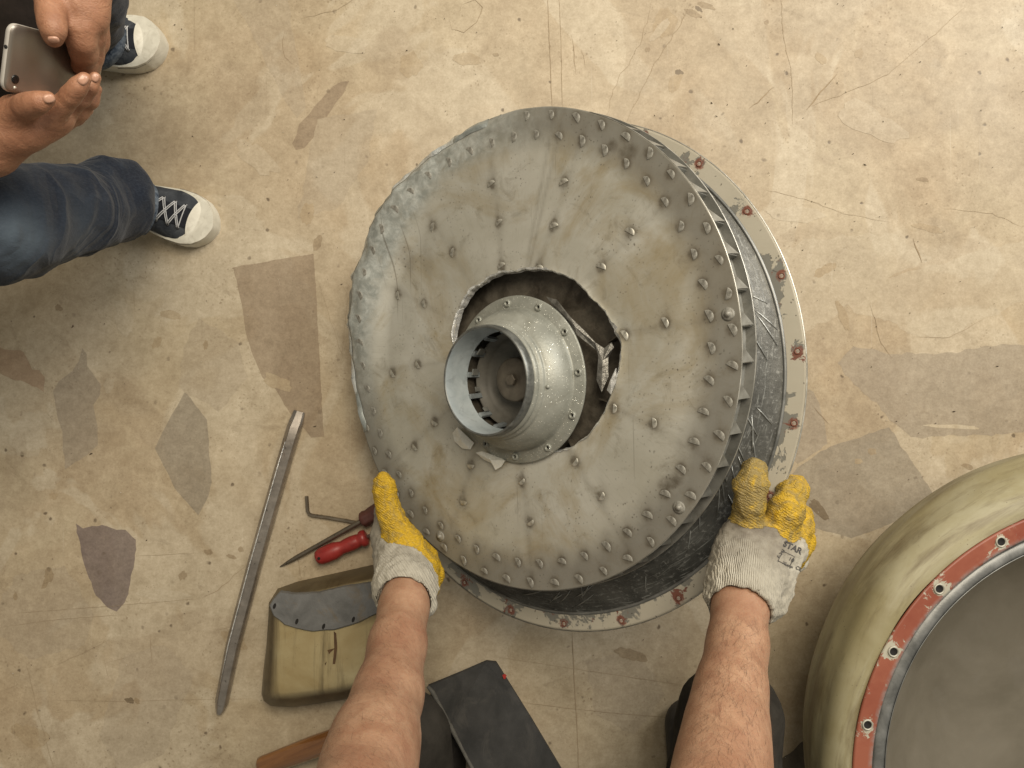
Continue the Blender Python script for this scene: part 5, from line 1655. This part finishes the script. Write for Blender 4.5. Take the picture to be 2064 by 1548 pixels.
rest = [cap(wrU, elU, .030, .045, .02), cap(elU, shU, .045, .055, .03), cap(wrL, elD, .030, .045, .02), cap(elD, shD, .045, .055, .03), cap(shU, shD, .065, .065, .04),
        cap((-1.0, .43, .90), (-1.14, .43, .50), .13, .14, .05), cap((-.98, .43, .95), (-.93, .43, 1.07), .055, .055, .03), cap((-.88, .43, 1.10), (-.93, .43, 1.18), .07, .085, .03), cap((-.80, .43, 1.11), (-.81, .43, 1.12), .013, .012, .02)]
v3, f3 = sdf_mesh(rest, .009); v3 = relax(v3, f3, 1, .5)
Vb = np.concatenate([v1, v2, v3]); Fb = np.concatenate([f1, f2 + len(v1), f3 + len(v1) + len(v2)])
ooff = np.array((-.9, .42, 0))
man = mk('person', Vb, Fb, SKIN2, loc=tuple(ooff))
tag(man, 'person crouching at top left in jeans and canvas shoes, holding a phone', 'person')
# nails
def nail(px, z, rx, ry, ang, tilt=(0, 0), nrm=(0, 0, 1)):
    c = P(*px, z)
    V, F = [], []
    n = 14
    M3 = Matrix.Rotation(-ang, 3, 'Z')
    qn = Vector((0, 0, 1)).rotation_difference(Vector(nrm).normalized()).to_matrix()
    for l, (sc, h) in enumerate([(1, -.0012), (.96, .0006), (.6, .0013), (.0, .0016)]):
        for k in range(n):
            t = 2 * PI * k / n
            ex = math.copysign(abs(math.cos(t)) ** .75, math.cos(t)); ey = math.copysign(abs(math.sin(t)) ** .75, math.sin(t))
            V.append(c + qn @ (M3 @ Vector((ex * RP(rx, z) * sc, ey * RP(ry, z) * sc, h))) - Vector(ooff))
    for l in range(3):
        for k in range(n): F.append((l * n + k, l * n + (k + 1) % n, (l + 1) * n + (k + 1) % n, (l + 1) * n + k))
    return mk('fingernail', V, F, NAIL, man)
def nail_on(px, py, rx, ry, ang):
    d = Vector(((px - 1032) / FPX, (774 - py) / FPX, -1)).normalized()
    loc, nr, i, dist = bvh2.ray_cast(Vector((0, 0, CAM_H)), d)
    if loc is None: return
    nail((px, py), loc.z + .0004, rx, ry, ang, nrm=nr)
bvh2 = BVHTree.FromPolygons([Vector(v) for v in Vb[:len(v1) + len(v2)]], [tuple(int(i) for i in f) for f in Fb[:len(f1) + len(f2)]])
nail_on(108, 81, 10.5, 8, .08)
nail_on(99, 199, 11, 8.5, -.35)
nail_on(167, 160, 9, 11.5, .62)
nail_on(192, 156, 7, 9.5, .45)

# jeans
def leg(pts, k=.02): return pc(pts, k)
j1 = leg([(234, 409, .165, 50), (230, 408, .178, 64), (222, 406, .205, 76), (185, 416, .25, 72), (150, 424, .30, 76), (90, 430, .36, 82), (30, 446, .42, 96), (-30, 462, .46, 104)], .02)
kn1 = pp(-30, 462, .46)
j1 += [cap(kn1, (-1.08, .32, .47), RP(104, .46), .10, .03)]
j1 += pc([(262, 352, .20, 24), (215, 352, .24, 26)], .03) + pc([(140, 362, .33, 24), (60, 378, .40, 24)], .03) + pc([(60, 520, .38, 34), (150, 478, .30, 22)], .03)
j2 = leg([(166, 50, .15, 52), (168, 40, .17, 60), (170, 20, .20, 64), (175, -20, .28, 68), (150, -90, .42, 84)], .02)
kn2 = pp(150, -90, .42)
j2 += [cap(kn2, (-1.08, .56, .47), RP(84, .42), .10, .03), cap((-1.12, .34, .47), (-1.12, .54, .47), .13, .13, .05)]
vj, fj = sdf_mesh(j1 + j2, .005)
nj = vnormals(vj, fj)
wr = []
for p in vj:
    a = fbm(p[0] * 1.0, p[1] * 1.0, p[2] * .5, 16, 3)
    ridge = 1 - abs(fbm(p[0], p[1], p[2] * 1.5, 9, 2)) * 2
    wr.append(.005 * a + .004 * max(0, ridge) ** 2 * (1 if p[2] < .42 else .5))
vj = vj + nj * np.array(wr)[:, None]
fa = pp(45, 478, .49)
fade = np.exp(-((vj - fa) ** 2).sum(1) / .045 ** 2) * .75
fb = pp(150, 470, .37)
fade = np.maximum(fade, np.exp(-((vj - fb) ** 2).sum(1) / .045 ** 2) * .35)
fade = np.clip(fade, 0, 1)
jeans = mk('jeans', vj - ooff, fj, DENIM, man, attrs={'fade': fade})
def hem(c, dirp, r, tilt):
    """stitched cuff band: a flattened ring round the ankle"""
    d = Vector(dirp).normalized()
    s = d.cross(Vector((0, 0, 1))).normalized(); u = s.cross(d)
    V, F = [], []
    n = 40; m = 4
    for i in range(n):
        t = 2 * PI * i / n
        w = 1 + .05 * mnoise.noise(Vector((math.cos(t) * 2, math.sin(t) * 2, r * 50)))
        for (l, rr_) in ((-.012, r * .97), (-.010, r * 1.05), (.008, r * 1.05), (.010, r * .95)):
            V.append(Vector(c) + d * l + (s * math.cos(t) + u * math.sin(t)) * rr_ * w - Vector(ooff))
    for i in range(n):
        j = (i + 1) % n
        for k in range(m): F.append((i * m + k, j * m + k, j * m + (k + 1) % m, i * m + (k + 1) % m))
    return fixn(mk('hem', V, F, HEMM, jeans))
hem(P(285, 419, .13), P(300, 424, .12) - P(255, 412, .15), RP(50, .12), 0)
hem(P(207, 84, .118), P(214, 88, .115) - P(178, 66, .15), RP(50, .115), 0)

jk = [cap((-1.0, .44, .88), (-1.13, .43, .52), .155, .165, .05), cap(shU, shD, .085, .085, .05), cap(shU, elU, .075, .062, .03), cap(shD, elD, .075, .062, .03),
      cap(elU, elU * .45 + wrU * .55, .060, .050, .02), cap(elD, elD * .5 + wrL * .5, .060, .050, .02),
      cap((-1.05, .46, .62), pp(40, 60, .42), .12, .072, .05), cap(pp(40, 40, .42), pp(90, 20, .40), .08, .07, .04), cap(pp(20, 130, .42), pp(90, 120, .40), .055, .052, .04), cap(pp(30, 170, .42), pp(70, 175, .40), .03, .03, .03)]
vk, fk = sdf_mesh(jk, .009)
nk = vnormals(vk, fk)
vk = vk + nk * np.array([.006 * fbm(p[0], p[1], p[2], 12, 3) for p in vk])[:, None]
mk('jacket', vk - ooff, fk, JACKET, man)

# canvas shoes
def hwid(s):
    xs = [0, .04, .12, .3, .45, .6, .72, .82, .90, .95, .98, 1.0]
    ws = [.010, .026, .035, .036, .037, .045, .0505, .0505, .044, .033, .021, .004]
    return float(np.interp(s, xs, ws))
def ctr(s): return .006 * math.sin(max(0, s - .3) * 2.2)
def hgt(s):
    xs = [0, .1, .3, .45, .6, .7, .78, .86, .93, 1.0]
    hs = [.085, .10, .112, .100, .072, .052, .043, .037, .029, .016]
    return float(np.interp(s, xs, hs))
SL = .285
def shoe(heel, toe, mirror):
    sh = empty('canvas_shoe')
    d = (toe - heel); d.z = 0
    d.normalize(); side = Vector((0, 0, 1)).cross(d)
    sh.matrix_world = Matrix.Translation(toe - d * SL) @ Matrix((d, side, Vector((0, 0, 1)))).transposed().to_4x4()
    my = -1 if mirror else 1
    ss = np.concatenate([np.linspace(0, .1, 8), np.linspace(.14, .8, 20), np.linspace(.83, 1, 16)])
    # sole with foxing
    left = [(s * SL, (ctr(s) + hwid(s)) * my) for s in ss]; right = [(s * SL, (ctr(s) - hwid(s)) * my) for s in ss[::-1]]
    ol = left + right
    n = len(ol); V, F = [], []
    for z, sc in ((0, .97), (.003, 1.0), (.013, 1.005), (.027, .985), (.031, .965), (.0312, .93)):
        for x, y in ol:
            c = ctr(x / SL) * my
            V.append(((x - SL * .5) * (1 if sc > .95 else sc + .03) + SL * .5, c + (y - c) * sc, z + (.006 * smooth01((x / SL - .8) / .15) if z > .02 else 0)))
    for l in range(5):
        for i in range(n): F.append((l * n + i, l * n + (i + 1) % n, (l + 1) * n + (i + 1) % n, (l + 1) * n + i))
    F += [tuple(range(n - 1, -1, -1)), tuple(range(5 * n, 6 * n))]
    so = mk('sole', V, F, RUBBERW, sh); fixn(so); autosmooth(so, 50)
    # groove line round the toe
    gl_ = []
    for s in np.linspace(.70, 1.0, 14): gl_.append((s * SL - .001, (ctr(s) + hwid(s) * .992) * my, .0262 + .006 * smooth01((s - .8) / .15)))
    for s in np.linspace(1.0, .70, 14)[1:]: gl_.append((s * SL - .001, (ctr(s) - hwid(s) * .992) * my, .0262 + .006 * smooth01((s - .8) / .15)))
    mk('foxing_line', *tube(gl_, .0007, 5), STITCH, so)
    def dome(s0, s1, ns, na, scale, lift, pw=.85):
        V, F = [], []
        for i in range(ns):
            s = s0 + (s1 - s0) * i / (ns - 1)
            w, h, c = hwid(min(s, .997)) * .93 * scale, hgt(s) * scale + lift, ctr(s) * my
            for k in range(na):
                ph = PI * k / (na - 1)
                V.append((s * SL * (1 if s < .95 else .985), c + w * math.cos(ph), .024 + max(0, (h - .024)) * max(0.0, math.sin(ph)) ** pw))
        for i in range(ns - 1):
            for k in range(na - 1):
                F.append((i * na + k, i * na + k + 1, (i + 1) * na + k + 1, (i + 1) * na + k))
        return V, F
    V, F = dome(.0, .88, 28, 19, 1.0, .0)
    V = [(x, y + .0012 * mnoise.noise(Vector((x * 60, y * 60, z * 60))), z + .0016 * mnoise.noise(Vector((x * 55, y * 55, 3)))) for x, y, z in V]
    up = mk('canvas_upper', V, F, CANVAS, sh); fixn(up)
    # toe cap with a curved back edge
    V, F = [], []
    na, ns = 23, 14
    for i in range(ns):
        for k in range(na):
            ph = PI * k / (na - 1)
            sb = .868 - .034 * (1 - abs(math.cos(ph)) ** 2)
            s = sb + (.992 - sb) * i / (ns - 1)
            w, h, c = hwid(min(s, .997)) * .955, hgt(s) + .0022, ctr(s) * my
            V.append((s * SL, c + w * math.cos(ph), .024 + max(0, h - .024) * max(0.0, math.sin(ph)) ** .85))
    for i in range(ns - 1):
        for k in range(na - 1): F.append((i * na + k, i * na + k + 1, (i + 1) * na + k + 1, (i + 1) * na + k))
    tc = mk('toe_cap', V, F, RUBBERW, sh); fixn(tc)
    # tongue strip and eyestays
    def surf(s, y):
        w = hwid(s) * .93; u = max(-1, min(1, y / w)); ph = math.acos(u)
        return Vector((s * SL, (ctr(s) + y) * my, .024 + (hgt(s) - .024) * max(0.0, math.sin(ph)) ** .85))
    V, F = [], []
    S_ = np.linspace(.36, .845, 16)
    for i, s in enumerate(S_):
        hw = .013 + .006 * (i / 15)
        for k in range(5):
            p = surf(s, -hw + 2 * hw * k / 4); V.append(p + Vector((0, 0, .0016)))
        if i:
            for k in range(4): F.append((5 * i - 5 + k, 5 * i - 4 + k, 5 * i + 1 + k, 5 * i + k))
    mk('tongue', V, F, TONGUE, sh)
    ev, ef = lathe([(.0030, 0), (.0030, .0012), (.0020, .0016), (.0013, .0010), (.0013, 0)], 12)
    eme = None
    rows = [.53, .60, .67, .735, .795]
    for s in rows:
        for sg in (-1, 1):
            p = surf(s, sg * .022) + Vector((0, 0, .001))
            if eme is None:
                o = mk('eyelet', ev, ef, EYELET, sh); eme = o.data; o.location = p
            else: inst('eyelet', eme, sh, Matrix.Translation(p))
    rj = random.Random(int(my) + 7)
    for i in range(len(rows) - 1):
        for sg in (-1, 1):
            for o_ in (-.0011, .0011):
                pts = []
                for u in np.linspace(0, 1, 9):
                    s = rows[i + 1] + (rows[i] - rows[i + 1]) * u + o_ / SL * 1.3
                    y = sg * .022 * (1 - 2 * u)
                    pts.append(surf(s, y) + Vector((0, 0, .0032 + .0015 * math.sin(PI * u) + (.0008 if sg > 0 else 0))))
                mk('lace', *tube(pts, .0010, 6), LACE, sh)
    pts = [surf(rows[-1] + .004, y) + Vector((0, 0, .0032)) for y in np.linspace(-.022, .022, 9)]
    mk('lace', *tube(pts, .0011, 6), LACE, sh)
    return sh
s1 = shoe(P(154, 368, 0), P(441, 472, 0), False)
tag(s1, 'black canvas shoe with white toe cap and laces, the lower of the two', 'shoe', 'canvas shoes of the crouching person')
s2 = shoe(P(60, 102, 0), P(340, 88, 0), True)
tag(s2, 'black canvas shoe with white toe cap nearest the top edge, beside the hand', 'shoe', 'canvas shoes of the crouching person')

# phone, back upward, far end tilted down
ph = empty('phone')
dx = (P(172, 150, .545) - P(16, 116, .65)).normalized()
sy = (P(36, 62, .65) - P(-8, 176, .65)).normalized()
sy = (sy - dx * sy.dot(dx)).normalized(); uz = dx.cross(sy)
ph.matrix_world = Matrix.Translation(P(16, 116, .65)) @ Matrix((dx, sy, uz)).transposed().to_4x4()
tag(ph, 'grey-gold metal phone held face down by the crouching person', 'phone')
def rrect(l, w, r, n=7):
    o = []
    for cx, cy, a0 in ((l - r, w / 2 - r, 0), (r, w / 2 - r, 90), (r, -w / 2 + r, 180), (l - r, -w / 2 + r, 270)):
        for i in range(n + 1):
            t = math.radians(a0 + 90 * i / n); o.append((cx + r * math.cos(t), cy + r * math.sin(t)))
    return o
pl = rrect(.138, .072, .010)
def rings(poly, rows, cx, cy):
    n = len(poly); V, F = [], []
    for z, ins in rows:
        for x, y in poly:
            V.append((cx + (x - cx) * (1 - ins / .069), cy + (y - cy) * (1 - ins / .036), z))
    for l in range(len(rows) - 1):
        for i in range(n): F.append((l * n + i, l * n + (i + 1) % n, (l + 1) * n + (i + 1) % n, (l + 1) * n + i))
    F += [tuple(range(n - 1, -1, -1)), tuple(range((len(rows) - 1) * n, len(rows) * n))]
    return V, F
v, f = rings(pl, [(-.0085, .0015), (-.007, .0004), (-.0045, 0), (-.0022, .0006)], .069, 0)
autosmooth(mk('side_frame', v, f, PHONEEDGE, ph), 35)
v, f = rings(pl, [(-.0022, .0006), (-.0010, .0016), (-.0003, .0030), (0, .0055)], .069, 0)
autosmooth(mk('back_cover', v, f, PHONE, ph), 35)
v, f = lathe([(.0048, -.0005), (.0048, .0007), (.0042, .0010), (0, .0008)], 22)
o = mk('camera_lens', v, f, BLACKGL, ph); o.location = (.0125, -.021, 0)
v, f = lathe([(.0018, -.0005), (.0018, .0005), (0, .0005)], 14)
o = mk('flash', v, f, CHIP, ph); o.location = (.0135, -.030, 0)
v, f = lathe([(.0021, -.0004), (.0021, .0004), (0, .0004)], 14)
o = mk('headphone_jack', v, f, HOLE, ph); o.matrix_local = Matrix.Translation((.0002, .010, -.0045)) @ Matrix.Rotation(-PI / 2, 4, 'Y')
